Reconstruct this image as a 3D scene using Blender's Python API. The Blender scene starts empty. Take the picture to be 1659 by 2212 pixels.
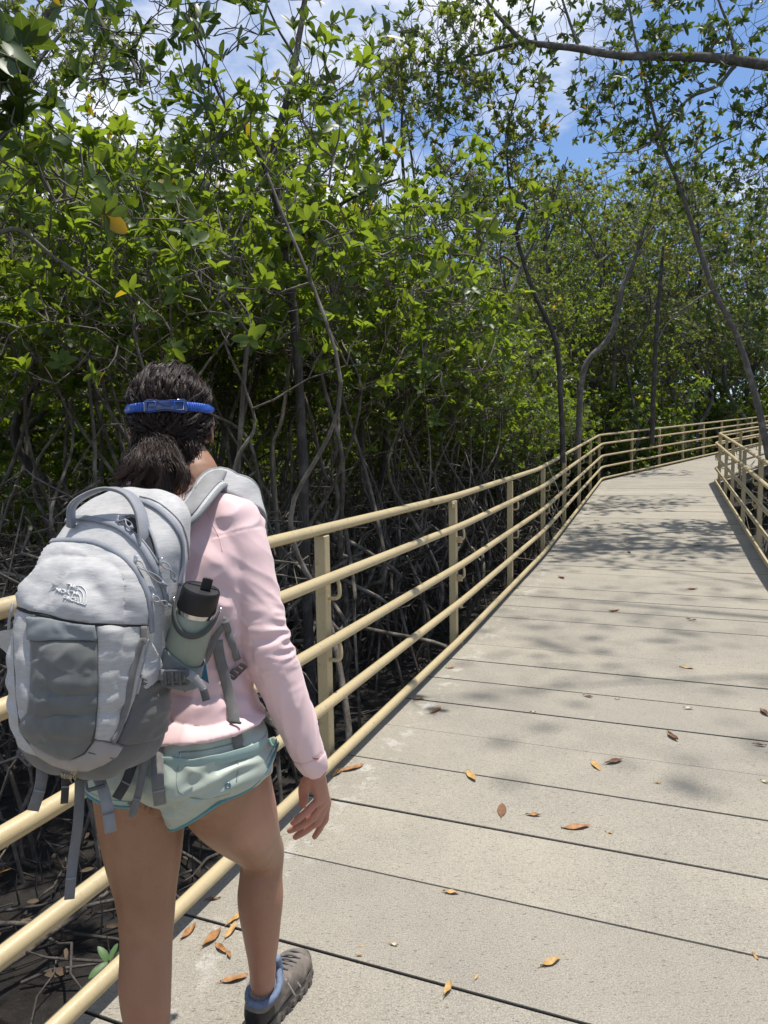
import bpy, bmesh, math, random
import numpy as np
from mathutils import Vector, Matrix, noise
from mathutils.bvhtree import BVHTree
from mathutils.geometry import delaunay_2d_cdt

random.seed(7)
rng = np.random.default_rng(11)
sc = bpy.context.scene
COL = sc.collection

# ------------------------------------------------------------------ camera
FPX = 1520.0
PITCH = math.atan(134 / 1520)
ROLL = 0.0175
CAM = np.array([0.0, 0.0, 1.40])
_R0 = np.array([1, 0, 0.0]); _F = np.array([0, math.cos(PITCH), -math.sin(PITCH)]); _U0 = np.array([0, math.sin(PITCH), math.cos(PITCH)])
_R = math.cos(ROLL) * _R0 - math.sin(ROLL) * _U0
_U = math.sin(ROLL) * _R0 + math.cos(ROLL) * _U0

def ray(u, v):
    return _F + _R * (u - 829.5) / FPX - _U * (v - 1106) / FPX

def P(u, v, d):
    q = ray(u, v)
    return CAM + q * d / q[1]

def Z(u, v, z):
    q = ray(u, v)
    return CAM + q * (z - CAM[2]) / q[2]

cam_data = bpy.data.cameras.new("camera")
cam_data.sensor_fit = 'VERTICAL'
cam_data.sensor_height = 36.0
cam_data.lens = FPX / 2212 * 36.0
cam_data.clip_start = 0.05
cam_data.clip_end = 2000
cam = bpy.data.objects.new("camera", cam_data)
COL.objects.link(cam)
cam.matrix_world = Matrix(((_R[0], _U[0], -_F[0], CAM[0]), (_R[1], _U[1], -_F[1], CAM[1]), (_R[2], _U[2], -_F[2], CAM[2]), (0, 0, 0, 1)))
sc.camera = cam

# ------------------------------------------------------------------ object helpers
def tag(o, label=None, cat=None, group=None, kind=None):
    if label: o['label'] = label
    if cat: o['category'] = cat
    if group: o['group'] = group
    if kind: o['kind'] = kind
    return o

def empty(name, loc=(0, 0, 0), label=None, cat=None, group=None):
    o = bpy.data.objects.new(name, None)
    o.empty_display_size = 0.1
    COL.objects.link(o)
    o.location = loc
    return tag(o, label, cat, group)

def link(name, me, m=None, parent=None, smooth=True):
    """parent holds an identity rotation at its own location; mesh data is in world coordinates"""
    if m is not None:
        for mm in (m if isinstance(m, (list, tuple)) else [m]):
            me.materials.append(mm)
    if smooth:
        me.polygons.foreach_set('use_smooth', np.ones(len(me.polygons), dtype=bool))
    o = bpy.data.objects.new(name, me)
    COL.objects.link(o)
    if parent is not None:
        o.parent = parent
        o.matrix_parent_inverse = wmat(parent).inverted()
    return o

def wmat(o):
    m = o.matrix_basis.copy()
    if o.parent is not None:
        m = wmat(o.parent) @ o.matrix_parent_inverse @ m
    return m

def npmesh(name, V, F, uv=None, attrs=None, midx=None):
    V = np.asarray(V, dtype=np.float32); F = np.asarray(F, dtype=np.int32)
    k = F.shape[1]
    me = bpy.data.meshes.new(name)
    me.vertices.add(len(V)); me.vertices.foreach_set('co', V.ravel())
    me.loops.add(F.size); me.loops.foreach_set('vertex_index', F.ravel())
    me.polygons.add(len(F))
    me.polygons.foreach_set('loop_start', np.arange(0, F.size, k, dtype=np.int32))
    if midx is not None:
        me.polygons.foreach_set('material_index', np.asarray(midx, dtype=np.int32))
    if uv is not None:
        l = me.uv_layers.new(name='UVMap')
        l.data.foreach_set('uv', np.asarray(uv, dtype=np.float32)[F.ravel()].ravel())
    for a, d in (attrs or {}).items():
        at = me.attributes.new(a, 'FLOAT', 'POINT')
        at.data.foreach_set('value', np.asarray(d, dtype=np.float32))
    me.update(calc_edges=True)
    me.validate()
    return me

class MB:
    """collects quads / tris of one mesh"""
    def __init__(s): s.v = []; s.f = []; s.a = []; s.cur = 0.0
    def add(s, V, F):
        b = len(s.v)
        s.v.extend([tuple(map(float, p)) for p in V]); s.f.extend([tuple(int(i) + b for i in f) for f in F])
        s.a.extend([s.cur] * len(V))
    def box(s, c, ax, ay, az, bev=0.0):
        """c centre, ax ay az half-extent vectors; optional small bevel"""
        c = np.array(c, float); ax = np.array(ax, float); ay = np.array(ay, float); az = np.array(az, float)
        if bev <= 0:
            V = [c + i * ax + j * ay + k * az for k in (-1, 1) for j in (-1, 1) for i in (-1, 1)]
            F = [(0, 2, 3, 1), (4, 5, 7, 6), (0, 1, 5, 4), (2, 6, 7, 3), (0, 4, 6, 2), (1, 3, 7, 5)]
            s.add(V, F); return
        lx, ly, lz = (np.linalg.norm(a) for a in (ax, ay, az))
        bx, by, bz = 1 - bev / lx, 1 - bev / ly, 1 - bev / lz
        bm = bmesh.new()
        for i in (-1, 1):
            for j in (-1, 1):
                for k in (-1, 1):
                    for (x, y, z) in ((i, j * by, k * bz), (i * bx, j, k * bz), (i * bx, j * by, k)):
                        bm.verts.new(c + x * ax + y * ay + z * az)
        r = bmesh.ops.convex_hull(bm, input=bm.verts)
        bm.verts.index_update()
        s.add([v.co[:] for v in bm.verts], [[v.index for v in f.verts] for f in bm.faces])
        bm.free()
    def tube(s, pts, rad, seg=8, cap=True, flat=None, up=None):
        V, F = tube_arrays(pts, rad, seg, cap, flat, up)
        s.add(V, F)
    def build(s, name, m, parent=None, smooth=True, attr=None, auto=None):
        me = bpy.data.meshes.new(name)
        me.from_pydata(s.v, [], s.f)
        if attr:
            at = me.attributes.new(attr, 'FLOAT', 'POINT'); at.data.foreach_set('value', np.array(s.a, dtype=np.float32))
        me.update()
        o = link(name, me, m, parent, smooth)
        if auto is not None:
            me.set_sharp_from_angle(angle=math.radians(auto))
        return o

def catmull(pts, n):
    pts = np.asarray(pts, float)
    if len(pts) < 3:
        t = np.linspace(0, 1, n * (len(pts) - 1) + 1)[:, None]
        return pts[0] * (1 - t) + pts[-1] * t
    p = np.vstack([2 * pts[0] - pts[1], pts, 2 * pts[-1] - pts[-2]])
    out = []
    for i in range(1, len(p) - 2):
        for k in range(n):
            t = k / n
            out.append(0.5 * (2 * p[i] + (p[i + 1] - p[i - 1]) * t + (2 * p[i - 1] - 5 * p[i] + 4 * p[i + 1] - p[i + 2]) * t * t + (3 * p[i] - p[i - 1] - 3 * p[i + 1] + p[i + 2]) * t ** 3))
    out.append(p[-2])
    return np.array(out)

def frames(pts, up=None):
    pts = np.asarray(pts, float)
    T = np.gradient(pts, axis=0); T /= np.linalg.norm(T, axis=1)[:, None] + 1e-12
    if up is None:
        up = np.array([0.31, 0.2, 0.93]) if abs(T[0][2]) < 0.9 else np.array([1.0, 0.1, 0])
        N = np.zeros_like(T)
        n = up - T[0] * (up @ T[0]); n /= np.linalg.norm(n)
        for i in range(len(T)):
            n = n - T[i] * (n @ T[i]); n /= np.linalg.norm(n) + 1e-12
            N[i] = n
    else:
        up = np.asarray(up, float)
        if up.ndim == 1: up = np.tile(up, (len(T), 1))
        N = up - T * np.sum(up * T, axis=1)[:, None]
        N /= np.linalg.norm(N, axis=1)[:, None] + 1e-12
    B = np.cross(T, N)
    return T, N, B

def tube_arrays(pts, rad, seg=8, cap=True, flat=None, up=None):
    """flat = half thickness along N (then rad is the half width along B)"""
    pts = np.asarray(pts, float); n = len(pts)
    rad = np.broadcast_to(np.asarray(rad, float), (n,))
    T, N, B = frames(pts, up)
    th = np.linspace(0, 2 * np.pi, seg, endpoint=False)
    if flat is None:
        ra, rb = rad, rad
        c, s_ = np.cos(th), np.sin(th)
    else:
        ra, rb = np.broadcast_to(np.asarray(flat, float), (n,)), rad
        e = 0.35
        c = np.sign(np.cos(th)) * np.abs(np.cos(th)) ** e; s_ = np.sign(np.sin(th)) * np.abs(np.sin(th)) ** e
    V = pts[:, None, :] + N[:, None, :] * (ra[:, None] * c)[:, :, None] + B[:, None, :] * (rb[:, None] * s_)[:, :, None]
    V = V.reshape(-1, 3)
    F = []
    for i in range(n - 1):
        for j in range(seg):
            a = i * seg + j; b = i * seg + (j + 1) % seg
            F.append((a, b, b + seg, a + seg))
    V = list(V)
    if cap:
        F.append(tuple(reversed(range(seg)))); F.append(tuple(range((n - 1) * seg, n * seg)))
    return V, F

def tubes_np(curves, sides=5):
    """curves: list of (pts Nx3, radii N); fast open tubes -> V, quads"""
    VV, FF = [], []; base = 0
    th = np.linspace(0, 2 * np.pi, sides, endpoint=False)
    c, s_ = np.cos(th), np.sin(th)
    for pts, rad in curves:
        T, N, B = frames(pts)
        n = len(pts)
        V = pts[:, None, :] + (N[:, None, :] * c[None, :, None] + B[:, None, :] * s_[None, :, None]) * np.asarray(rad)[:, None, None]
        VV.append(V.reshape(-1, 3))
        i = np.arange(n - 1)[:, None] * sides; j = np.arange(sides)[None, :]; j2 = (j + 1) % sides
        FF.append(np.stack([i + j, i + j2, i + sides + j2, i + sides + j], -1).reshape(-1, 4) + base)
        base += n * sides
    return np.vstack(VV), np.vstack(FF)

# ------------------------------------------------------------------ materials
def mat(name, col, rough=0.6, col2=None, nscale=8.0, ndetail=4.0, contrast=(0.35, 0.65), bump=0.0, bscale=150.0, metal=0.0, spec=0.5, sss=0.0, attr=None, coat=0.0, stretch=None, trans=0.0, bdist=0.002):
    m = bpy.data.materials.new(name); m.use_nodes = True
    nt = m.node_tree; nd = nt.nodes; L = nt.links
    b = nd['Principled BSDF']
    b.inputs['Roughness'].default_value = rough
    b.inputs['Metallic'].default_value = metal
    b.inputs['Specular IOR Level'].default_value = spec
    if sss:
        b.inputs['Subsurface Weight'].default_value = sss
        b.inputs['Subsurface Radius'].default_value = (0.012, 0.005, 0.003)
        b.inputs['Subsurface Scale'].default_value = 1.0
    if coat: b.inputs['Coat Weight'].default_value = coat
    if trans: b.inputs['Transmission Weight'].default_value = trans
    tc = nd.new('ShaderNodeTexCoord'); vec = tc.outputs['Object']
    if stretch:
        mp = nd.new('ShaderNodeMapping'); mp.inputs['Scale'].default_value = stretch
        L.new(vec, mp.inputs['Vector']); vec = mp.outputs['Vector']
    if col2 is not None:
        n = nd.new('ShaderNodeTexNoise'); n.inputs['Scale'].default_value = nscale; n.inputs['Detail'].default_value = ndetail
        L.new(vec, n.inputs['Vector'])
        r = nd.new('ShaderNodeMapRange'); r.inputs[1].default_value = contrast[0]; r.inputs[2].default_value = contrast[1]
        L.new(n.outputs['Fac'], r.inputs[0])
        mx = nd.new('ShaderNodeMix'); mx.data_type = 'RGBA'
        mx.inputs[6].default_value = (*col, 1); mx.inputs[7].default_value = (*col2, 1)
        L.new(r.outputs[0], mx.inputs[0]); L.new(mx.outputs[2], b.inputs['Base Color'])
    else:
        b.inputs['Base Color'].default_value = (*col, 1)
    if bump:
        n2 = nd.new('ShaderNodeTexNoise'); n2.inputs['Scale'].default_value = bscale; n2.inputs['Detail'].default_value = 3
        L.new(vec, n2.inputs['Vector'])
        bp = nd.new('ShaderNodeBump'); bp.inputs['Strength'].default_value = bump; bp.inputs['Distance'].default_value = bdist
        L.new(n2.outputs['Fac'], bp.inputs['Height']); L.new(bp.outputs['Normal'], b.inputs['Normal'])
    return m

def mixc(nt, fac, a, b, bt='MIX'):
    mx = nt.nodes.new('ShaderNodeMix'); mx.data_type = 'RGBA'; mx.blend_type = bt
    for i, x in ((0, fac), (6, a), (7, b)):
        if isinstance(x, bpy.types.NodeSocket): nt.links.new(x, mx.inputs[i])
        elif isinstance(x, (int, float)): mx.inputs[i].default_value = x
        else: mx.inputs[i].default_value = (*x, 1)
    return mx.outputs[2]

def nz(nt, vec, scale, detail=3.0, lo=0.35, hi=0.65, rough=0.5):
    n = nt.nodes.new('ShaderNodeTexNoise'); n.inputs['Scale'].default_value = scale; n.inputs['Detail'].default_value = detail; n.inputs['Roughness'].default_value = rough
    nt.links.new(vec, n.inputs['Vector'])
    r = nt.nodes.new('ShaderNodeMapRange'); r.inputs[1].default_value = lo; r.inputs[2].default_value = hi
    nt.links.new(n.outputs['Fac'], r.inputs[0])
    return r.outputs[0]

def math_(nt, op, a, b=None):
    n = nt.nodes.new('ShaderNodeMath'); n.operation = op
    for i, x in ((0, a), (1, b)):
        if x is None: continue
        if isinstance(x, bpy.types.NodeSocket): nt.links.new(x, n.inputs[i])
        else: n.inputs[i].default_value = x
    return n.outputs[0]

def bumpn(nt, h, strength, dist):
    bp = nt.nodes.new('ShaderNodeBump'); bp.inputs['Strength'].default_value = strength; bp.inputs['Distance'].default_value = dist
    nt.links.new(h, bp.inputs['Height'])
    return bp.outputs['Normal']

def deck_material():
    m = bpy.data.materials.new('deck_concrete'); m.use_nodes = True
    nt = m.node_tree; b = nt.nodes['Principled BSDF']
    vec = nt.nodes.new('ShaderNodeTexCoord').outputs['Object']
    at = nt.nodes.new('ShaderNodeAttribute'); at.attribute_name = 'rnd'
    base = mixc(nt, at.outputs['Fac'], (0.405, 0.362, 0.28), (0.285, 0.26, 0.212))
    big = nz(nt, vec, 1.6, 5, 0.35, 0.7, 0.6)
    base = mixc(nt, math_(nt, 'MULTIPLY', big, 0.75), base, (0.19, 0.18, 0.158))
    med = nz(nt, vec, 9, 5, 0.4, 0.75, 0.65)
    base = mixc(nt, math_(nt, 'MULTIPLY', med, 0.45), base, (0.36, 0.328, 0.26))
    dp = nt.nodes.new('ShaderNodeVectorMath'); dp.operation = 'DOT_PRODUCT'; dp.inputs[1].default_value = (0.9294, -0.369, 0)
    nt.links.new(vec, dp.inputs[0])
    qv = math_(nt, 'SUBTRACT', dp.outputs['Value'], 0.555 * 0.9294 - 4.95 * 0.369)
    band = math_(nt, 'MAXIMUM', math_(nt, 'SUBTRACT', 1.0, math_(nt, 'MULTIPLY', math_(nt, 'ABSOLUTE', math_(nt, 'SUBTRACT', qv, 0.13)), 9.0)), 0.0)
    plug = math_(nt, 'MULTIPLY', nz(nt, vec, 7.5, 5, 0.53, 0.60, 0.75), band)
    base = mixc(nt, math_(nt, 'MULTIPLY', plug, 0.9), base, (0.55, 0.53, 0.48))
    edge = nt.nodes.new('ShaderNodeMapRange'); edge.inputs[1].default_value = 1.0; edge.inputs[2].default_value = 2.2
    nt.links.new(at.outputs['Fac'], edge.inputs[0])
    fine = nz(nt, vec, 230, 4, 0.36, 0.62, 0.75)
    base = mixc(nt, 0.46, base, mixc(nt, fine, (0.10, 0.092, 0.078), (0.47, 0.43, 0.355)))
    mps = nt.nodes.new('ShaderNodeMapping'); mps.inputs['Rotation'].default_value = (0, 0, 0.4); mps.inputs['Scale'].default_value = (0.45, 1.6, 1)
    nt.links.new(vec, mps.inputs['Vector'])
    fleck = nz(nt, mps.outputs['Vector'], 105, 2, 0.62, 0.69, 0.6)
    base = mixc(nt, math_(nt, 'MULTIPLY', fleck, 0.7), base, (0.09, 0.08, 0.068))
    vo = nt.nodes.new('ShaderNodeTexVoronoi'); vo.inputs['Scale'].default_value = 85
    nt.links.new(vec, vo.inputs['Vector'])
    r = nt.nodes.new('ShaderNodeMapRange'); r.inputs[1].default_value = 0.10; r.inputs[2].default_value = 0.2; r.inputs[3].default_value = 1; r.inputs[4].default_value = 0
    nt.links.new(vo.outputs['Distance'], r.inputs[0])
    sp = math_(nt, 'MULTIPLY', r.outputs[0], nz(nt, vec, 30, 2, 0.5, 0.62))
    base = mixc(nt, math_(nt, 'MULTIPLY', sp, 0.75), base, (0.07, 0.062, 0.055))
    stain = nz(nt, vec, 3.1, 6, 0.66, 0.72, 0.7)
    base = mixc(nt, math_(nt, 'MULTIPLY', stain, 0.5), base, (0.17, 0.12, 0.085))
    lich = nz(nt, vec, 5.3, 7, 0.64, 0.7, 0.75)
    base = mixc(nt, math_(nt, 'MULTIPLY', lich, 0.4), base, (0.5, 0.5, 0.46))
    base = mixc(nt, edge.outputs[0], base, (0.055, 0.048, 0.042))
    nt.links.new(base, b.inputs['Base Color'])
    b.inputs['Roughness'].default_value = 0.85
    b.inputs['Specular IOR Level'].default_value = 0.3
    nt.links.new(bumpn(nt, math_(nt, 'ADD', fine, math_(nt, 'MULTIPLY', sp, -1.5)), 0.45, 0.002), b.inputs['Normal'])
    return m

def rail_material():
    m = bpy.data.materials.new('rail_paint'); m.use_nodes = True
    nt = m.node_tree; b = nt.nodes['Principled BSDF']
    vec = nt.nodes.new('ShaderNodeTexCoord').outputs['Object']
    base = mixc(nt, nz(nt, vec, 2.5, 5, 0.3, 0.7), (0.50, 0.40, 0.225), (0.44, 0.355, 0.205))
    base = mixc(nt, math_(nt, 'MULTIPLY', nz(nt, vec, 26, 6, 0.57, 0.70, 0.7), 0.6), base, (0.27, 0.21, 0.12))
    base = mixc(nt, math_(nt, 'MULTIPLY', nz(nt, vec, 7, 4, 0.62, 0.7, 0.7), 0.25), base, (0.2, 0.22, 0.12))
    nt.links.new(base, b.inputs['Base Color'])
    b.inputs['Roughness'].default_value = 0.42
    nt.links.new(bumpn(nt, math_(nt, 'ADD', nz(nt, vec, 300, 3, 0.2, 0.8), math_(nt, 'MULTIPLY', nz(nt, vec, 40, 4, 0.2, 0.8), 1.5)), 0.35, 0.001), b.inputs['Normal'])
    return m

M_deck = deck_material()
M_rail = rail_material()
M_beam = mat('beam_steel', (0.20, 0.165, 0.10), 0.6, (0.12, 0.10, 0.07), 3)

# ------------------------------------------------------------------ the boardwalk
U1 = np.array([0.369, 0.9294]); N1 = np.array([0.9294, -0.369]); O1 = np.array([0.555, 4.95])
U2 = np.array([0.652, 0.758]); N2 = np.array([0.758, -0.652])
WID = 2.35; SB = 12.2
B1 = O1 + SB * U1
C1 = B1 + WID * (N1 + N2) / (1 + N1 @ N2)
SC = (C1 - O1) @ U1

def hz(s):                         # height of the deck along the first stretch
    if s < 0: return 0.0
    if s < 3.6: return 0.022 * s
    return 0.079 + 0.06 * (s - 3.6)
ZB = hz(SB)
def hz2(t): return ZB + 0.052 * t

def A(s, q, z=0.0):                # first stretch: s along, q to the right of the left kerb rail
    xy = O1 + s * U1 + q * N1
    return np.array([xy[0], xy[1], hz(s) + z])
def A2(t, q, z=0.0):
    xy = B1 + t * U2 + q * N2
    return np.array([xy[0], xy[1], hz2(t) - 0.0188 * max(q, 0) * max(0, 1 - max(0, t - 0.168 * q) / 5) + z])

deck = MB()
def plank(p00, p10, p11, p01, th=0.05, bev=0.006):
    """corner points near-left, near-right, far-right, far-left of the top face"""
    p = [np.array(x, float) for x in (p00, p10, p11, p01)]
    c = sum(p) / 4
    up = np.array([0, 0, 1.0])
    ins = [x + (c - x) / np.linalg.norm(c - x) * bev * 1.6 for x in p]
    drop = [x - up * bev for x in p]
    low = [x - up * th for x in p]
    V = ins + drop + low
    F = [(0, 1, 2, 3)] + [(4 + i, 4 + (i + 1) % 4, (i + 1) % 4, i) for i in range(4)] + [(8 + i, 8 + (i + 1) % 4, 4 + (i + 1) % 4, 4 + i) for i in range(4)] + [(11, 10, 9, 8)]
    deck.add(V, F)
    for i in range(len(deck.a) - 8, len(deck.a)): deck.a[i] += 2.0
PW = 0.3972; GAP = 0.0095
QL, QR = -0.07, WID + 0.07
k = -18
while True:
    s0 = -0.365 + k * PW; s1 = s0 + PW - GAP * random.uniform(0.5, 1.2)
    if s1 > SB - 0.9: break
    dz = random.uniform(-0.003, 0.003); t1 = random.uniform(-0.004, 0.004)
    deck.cur = random.random()
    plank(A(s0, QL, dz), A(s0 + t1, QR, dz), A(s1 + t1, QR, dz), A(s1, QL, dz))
    k += 1
SE = s0
nw = 5                                 # wedge planks around the bend
for i in range(nw):
    a0, a1 = i / nw, (i + 1) / nw - 0.02
    sl = lambda a: SE + (SB - SE) * a
    sr = lambda a: SE + (SC - SE) * a
    deck.cur = random.random()
    zl = lambda s: np.array([0, 0, 0])
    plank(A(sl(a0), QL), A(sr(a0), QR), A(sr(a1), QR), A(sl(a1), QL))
PL, PR = A(SB + 0.25, QL), A(SC + 0.02, QR)
t = 0.0
while t < 26:
    deck.cur = random.random()
    ql = QL; tr = t + 0.394 * max(0, 1 - t / 5)
    tr2 = (t + PW) + 0.394 * max(0, 1 - (t + PW) / 5)
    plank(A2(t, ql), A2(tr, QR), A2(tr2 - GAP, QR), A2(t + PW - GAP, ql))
    t += PW
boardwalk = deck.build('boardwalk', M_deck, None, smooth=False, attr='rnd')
tag(boardwalk, kind='structure')
beam = MB()
for q in (0.02, WID / 2, WID - 0.02):
    ss = [-7.5, 0, 3.6, SE]
    for a, b in zip(ss[:-1], ss[1:]):
        p, r = A(a, q, -0.16), A(b, q, -0.16)
        d = (r - p) / 2
        beam.box((p + r) / 2, d, np.array([*N1, 0]) * 0.04, (0, 0, 0.10))
    p, r = A2(-0.2, q, -0.16), A2(26, q, -0.16)
    beam.box((p + r) / 2, (r - p) / 2, np.array([*N2, 0]) * 0.04, (0, 0, 0.10))
for s in (-5, -1.9, 1.2, 4.3, 7.4, 10.5):
    for q in (0.1, WID - 0.1):
        g = A(s, q, -0.27); beam.tube([g - [0, 0, 1.9], g], 0.07, 10)
for s in (1, 4.5, 8, 12, 16):
    for q in (0.1, WID - 0.1):
        g = A2(s, q, -0.27); beam.tube([g - [0, 0, 2.9], g], 0.07, 10)
bo = beam.build('support_beams', M_beam, None, smooth=True, auto=40)
tag(bo, kind='structure')

# ------------------------------------------------------------------ railings
RAILH = [1.06, 0.86, 0.585, 0.325, 0.06]
RR = 0.0235
def railing(name, label, runs, posts, jset):
    """runs: list of functions f(h) -> list of points per rail; posts: list of (base point, deck dir u, inward normal n)"""
    root = empty(name, posts[0][0], label, 'railing', 'painted boardwalk railings')
    for i, h in enumerate(RAILH):
        b = MB()
        b.tube(runs(i, h), RR, 14)
        b.build('rail', M_rail, root)
    M_b = M_rail
    for pi, (p, u, n) in enumerate(posts):
        p = np.array(p, float); u3 = np.array([*u, 0]); n3 = np.array([*n, 0])
        b = MB()
        b.box(p + [0, 0, 0.39], u3 * 0.026, n3 * 0.026, (0, 0, 0.645), 0.004)
        po = b.build('post', M_rail, root, smooth=False)
        for i in (1, 2):          # hooked brackets carrying the two hand rails
            j = MB()
            h = RAILH[i]
            base = p + [0, 0, h - 0.100] + n3 * 0.022
            rp = p + [0, 0, h - 0.012] + n3 * 0.065
            j.tube(catmull([base, base + n3 * 0.035, base + n3 * 0.056 + [0, 0, 0.014], rp + n3 * 0.014 - [0, 0, 0.035], rp + n3 * 0.006], 4), 0.0088, 8)
            j.build('hook_bracket', M_rail, po)
        for i in (3, 4):
            j = MB()
            h = RAILH[i]
            j.tube([p + [0, 0, h - 0.004] + n3 * 0.022, p + [0, 0, h - 0.004] + n3 * 0.062], 0.015, 8)
            j.build('stub_bracket', M_rail, po)
        if pi in jset:            # bolted splice plates
            for i in (0, 1, 2, 3, 4):
                j = MB()
                h = RAILH[i] - (0.045 if i == 0 else 0.10 if i < 3 else 0.03)
                c = p + [0, 0, h] + (n3 * 0.02 - u3 * 0.05 if i == 0 else n3 * 0.045)
                wdt = u3 * 0.045 if i == 0 else n3 * 0.022
                j.box(c, wdt, u3 * 0.004 if i else n3 * 0.004, (0, 0, 0.024), 0.002)
                nb = -u3 if i else n3
                cc = c + (wdt * -0.4 if i == 0 else wdt * 0.2)
                j.tube([cc + nb * 0.003, cc + nb * 0.011], 0.009, 6)
                j.build('splice_plate', M_rail, po)
    return root

QP = -0.065
def left_run(i, h):
    q = QP if i == 0 else 0.0
    # mitre at the bend
    ss = [-7.0, -3.0, -1.0, -0.15, 0.15, 1.8, 3.45, 3.75, 6, 9, 11, SB - 0.15]
    pts = [A(s, q, h) for s in ss]
    pts += [A2(t, q, h) for t in (0.15, 3, 8, 14, 20, 26)]
    return pts
posts = []
for s in [-6.2, -4.15, -2.08, -0.02] + [1.98 + 2.02 * i for i in range(5)] + [SB - 0.0]:
    posts.append((A(s, QP), U1, N1))
for t in [1.95 * i for i in range(1, 13)]:
    posts.append((A2(t, QP), U2, N2))
rail_left = railing('railing', 'cream painted tube railing running beside the hiker and along the mangroves', left_run, posts, {3, 6, 11})

def right_run(i, h):
    q = WID - QP if i == 0 else WID
    ss = [-7.0, -3.0, 0, 3.45, 3.75, 6, 9]
    d = 0.02 if i == 0 else 0.0
    cor = C1 if i else C1 + 0.065 * (N1 + N2) / (1 + N1 @ N2)
    sc_ = (cor - O1) @ U1
    pts = [A(s, q, h) for s in ss] + [A(sc_ - 0.12, q, h)]
    tc = (cor - B1) @ U2
    p1 = A2(max(tc, 0) + 0.12, q, h)
    e = A2(26, q, h); zc = pts[-1][2]
    p1 = np.array([*(cor + U2 * 0.12), zc + 0.01])
    pts += [p1] + [p1 * (1 - a) + e * a for a in (0.25, 0.5, 0.75, 1.0)]
    return pts
posts = []
for s in [-5.6, -3.5, -1.45, 0.7, 2.75, 4.8, 6.7, 8.5, 9.9]:
    posts.append((A(s, WID - QP), U1, -N1))
zc = hz(SC)
for t in [0.06, 1.7, 3.5, 5.4, 7.3, 9.2, 11.1, 13, 15]:
    cor = C1 + 0.065 * (N1 + N2) / (1 + N1 @ N2)
    xy = cor + U2 * t
    posts.append((np.array([*xy, zc + 0.052 * t]), U2, -N2))
rail_right = railing('railing', 'cream painted tube railing turning a corner at the right edge of the walkway', right_run, posts, {5})

# ------------------------------------------------------------------ world, sun
SUN_DIR = np.array([0.17, 0.085, 0.98]); SUN_DIR /= np.linalg.norm(SUN_DIR)
w = bpy.data.worlds.new("World"); sc.world = w; w.use_nodes = True
nt = w.node_tree; bg = nt.nodes['Background']
sky = nt.nodes.new('ShaderNodeTexSky'); sky.sky_type = 'NISHITA'; sky.sun_disc = False
el = math.asin(SUN_DIR[2]); az = math.atan2(SUN_DIR[0], SUN_DIR[1])
sky.sun_elevation = el; sky.sun_rotation = az
sky.air_density = 1.0; sky.dust_density = 0.6; sky.ozone_density = 1.5
tcw = nt.nodes.new('ShaderNodeTexCoord')
mp = nt.nodes.new('ShaderNodeMapping'); mp.inputs['Scale'].default_value = (1.0, 1.0, 2.0); mp.inputs['Location'].default_value = (0.35, 0.2, 0.15)
nt.links.new(tcw.outputs['Generated'], mp.inputs['Vector'])
n1 = nz(nt, mp.outputs['Vector'], 2.1, 8, 0.455, 0.635, 0.6)
cloud = mixc(nt, math_(nt, 'MULTIPLY', n1, 0.92), mixc(nt, 1.0, sky.outputs['Color'], (1.0, 1.13, 1.30), 'MULTIPLY'), (9.6, 9.6, 9.7))
nt.links.new(cloud, bg.inputs['Color'])
bg.inputs['Strength'].default_value = 0.105
sun_d = bpy.data.lights.new('sun', 'SUN'); sun_d.energy = 4.6; sun_d.angle = math.radians(0.8); sun_d.color = (1.0, 0.955, 0.88)
sun = bpy.data.objects.new('sun', sun_d); COL.objects.link(sun)
sun.rotation_euler = Vector(SUN_DIR).to_track_quat('Z', 'Y').to_euler()
sun.location = (0, 0, 30)
sc.view_settings.view_transform = 'Standard'; sc.view_settings.look = 'None'
sc.view_settings.exposure = 0.3; sc.view_settings.gamma = 1.0
sc.cycles.max_bounces = 10; sc.cycles.diffuse_bounces = 6; sc.cycles.glossy_bounces = 3; sc.cycles.transmission_bounces = 8; sc.cycles.transparent_max_bounces = 6
sc.cycles.use_denoising = True
# ------------------------------------------------------------------ the hiker
RT = np.array([0.9294, -0.369, 0.0]); FW = np.array([0.369, 0.9294, 0.0]); UP = np.array([0, 0, 1.0])

def loft(secs, n=6, seg=28, e=1.0, cap=True):
    """secs: list of (centre, xvec, yvec); returns V,F of a closed smooth tube"""
    C = catmull([s[0] for s in secs], n); X = catmull([s[1] for s in secs], n); Y = catmull([s[2] for s in secs], n)
    th = np.linspace(0, 2 * np.pi, seg, endpoint=False)
    c = np.sign(np.cos(th)) * np.abs(np.cos(th)) ** e; s_ = np.sign(np.sin(th)) * np.abs(np.sin(th)) ** e
    V = C[:, None, :] + X[:, None, :] * c[None, :, None] + Y[:, None, :] * s_[None, :, None]
    m = len(C); V = list(V.reshape(-1, 3)); F = []
    for i in range(m - 1):
        for j in range(seg):
            a = i * seg + j; b = i * seg + (j + 1) % seg
            F.append((a, b, b + seg, a + seg))
    if cap:
        k0 = len(V); V.append(C[0]); V.append(C[-1])
        for j in range(seg):
            F.append((k0, (j + 1) % seg, j)); F.append((k0 + 1, (m - 1) * seg + j, (m - 1) * seg + (j + 1) % seg))
    return V, F

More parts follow.
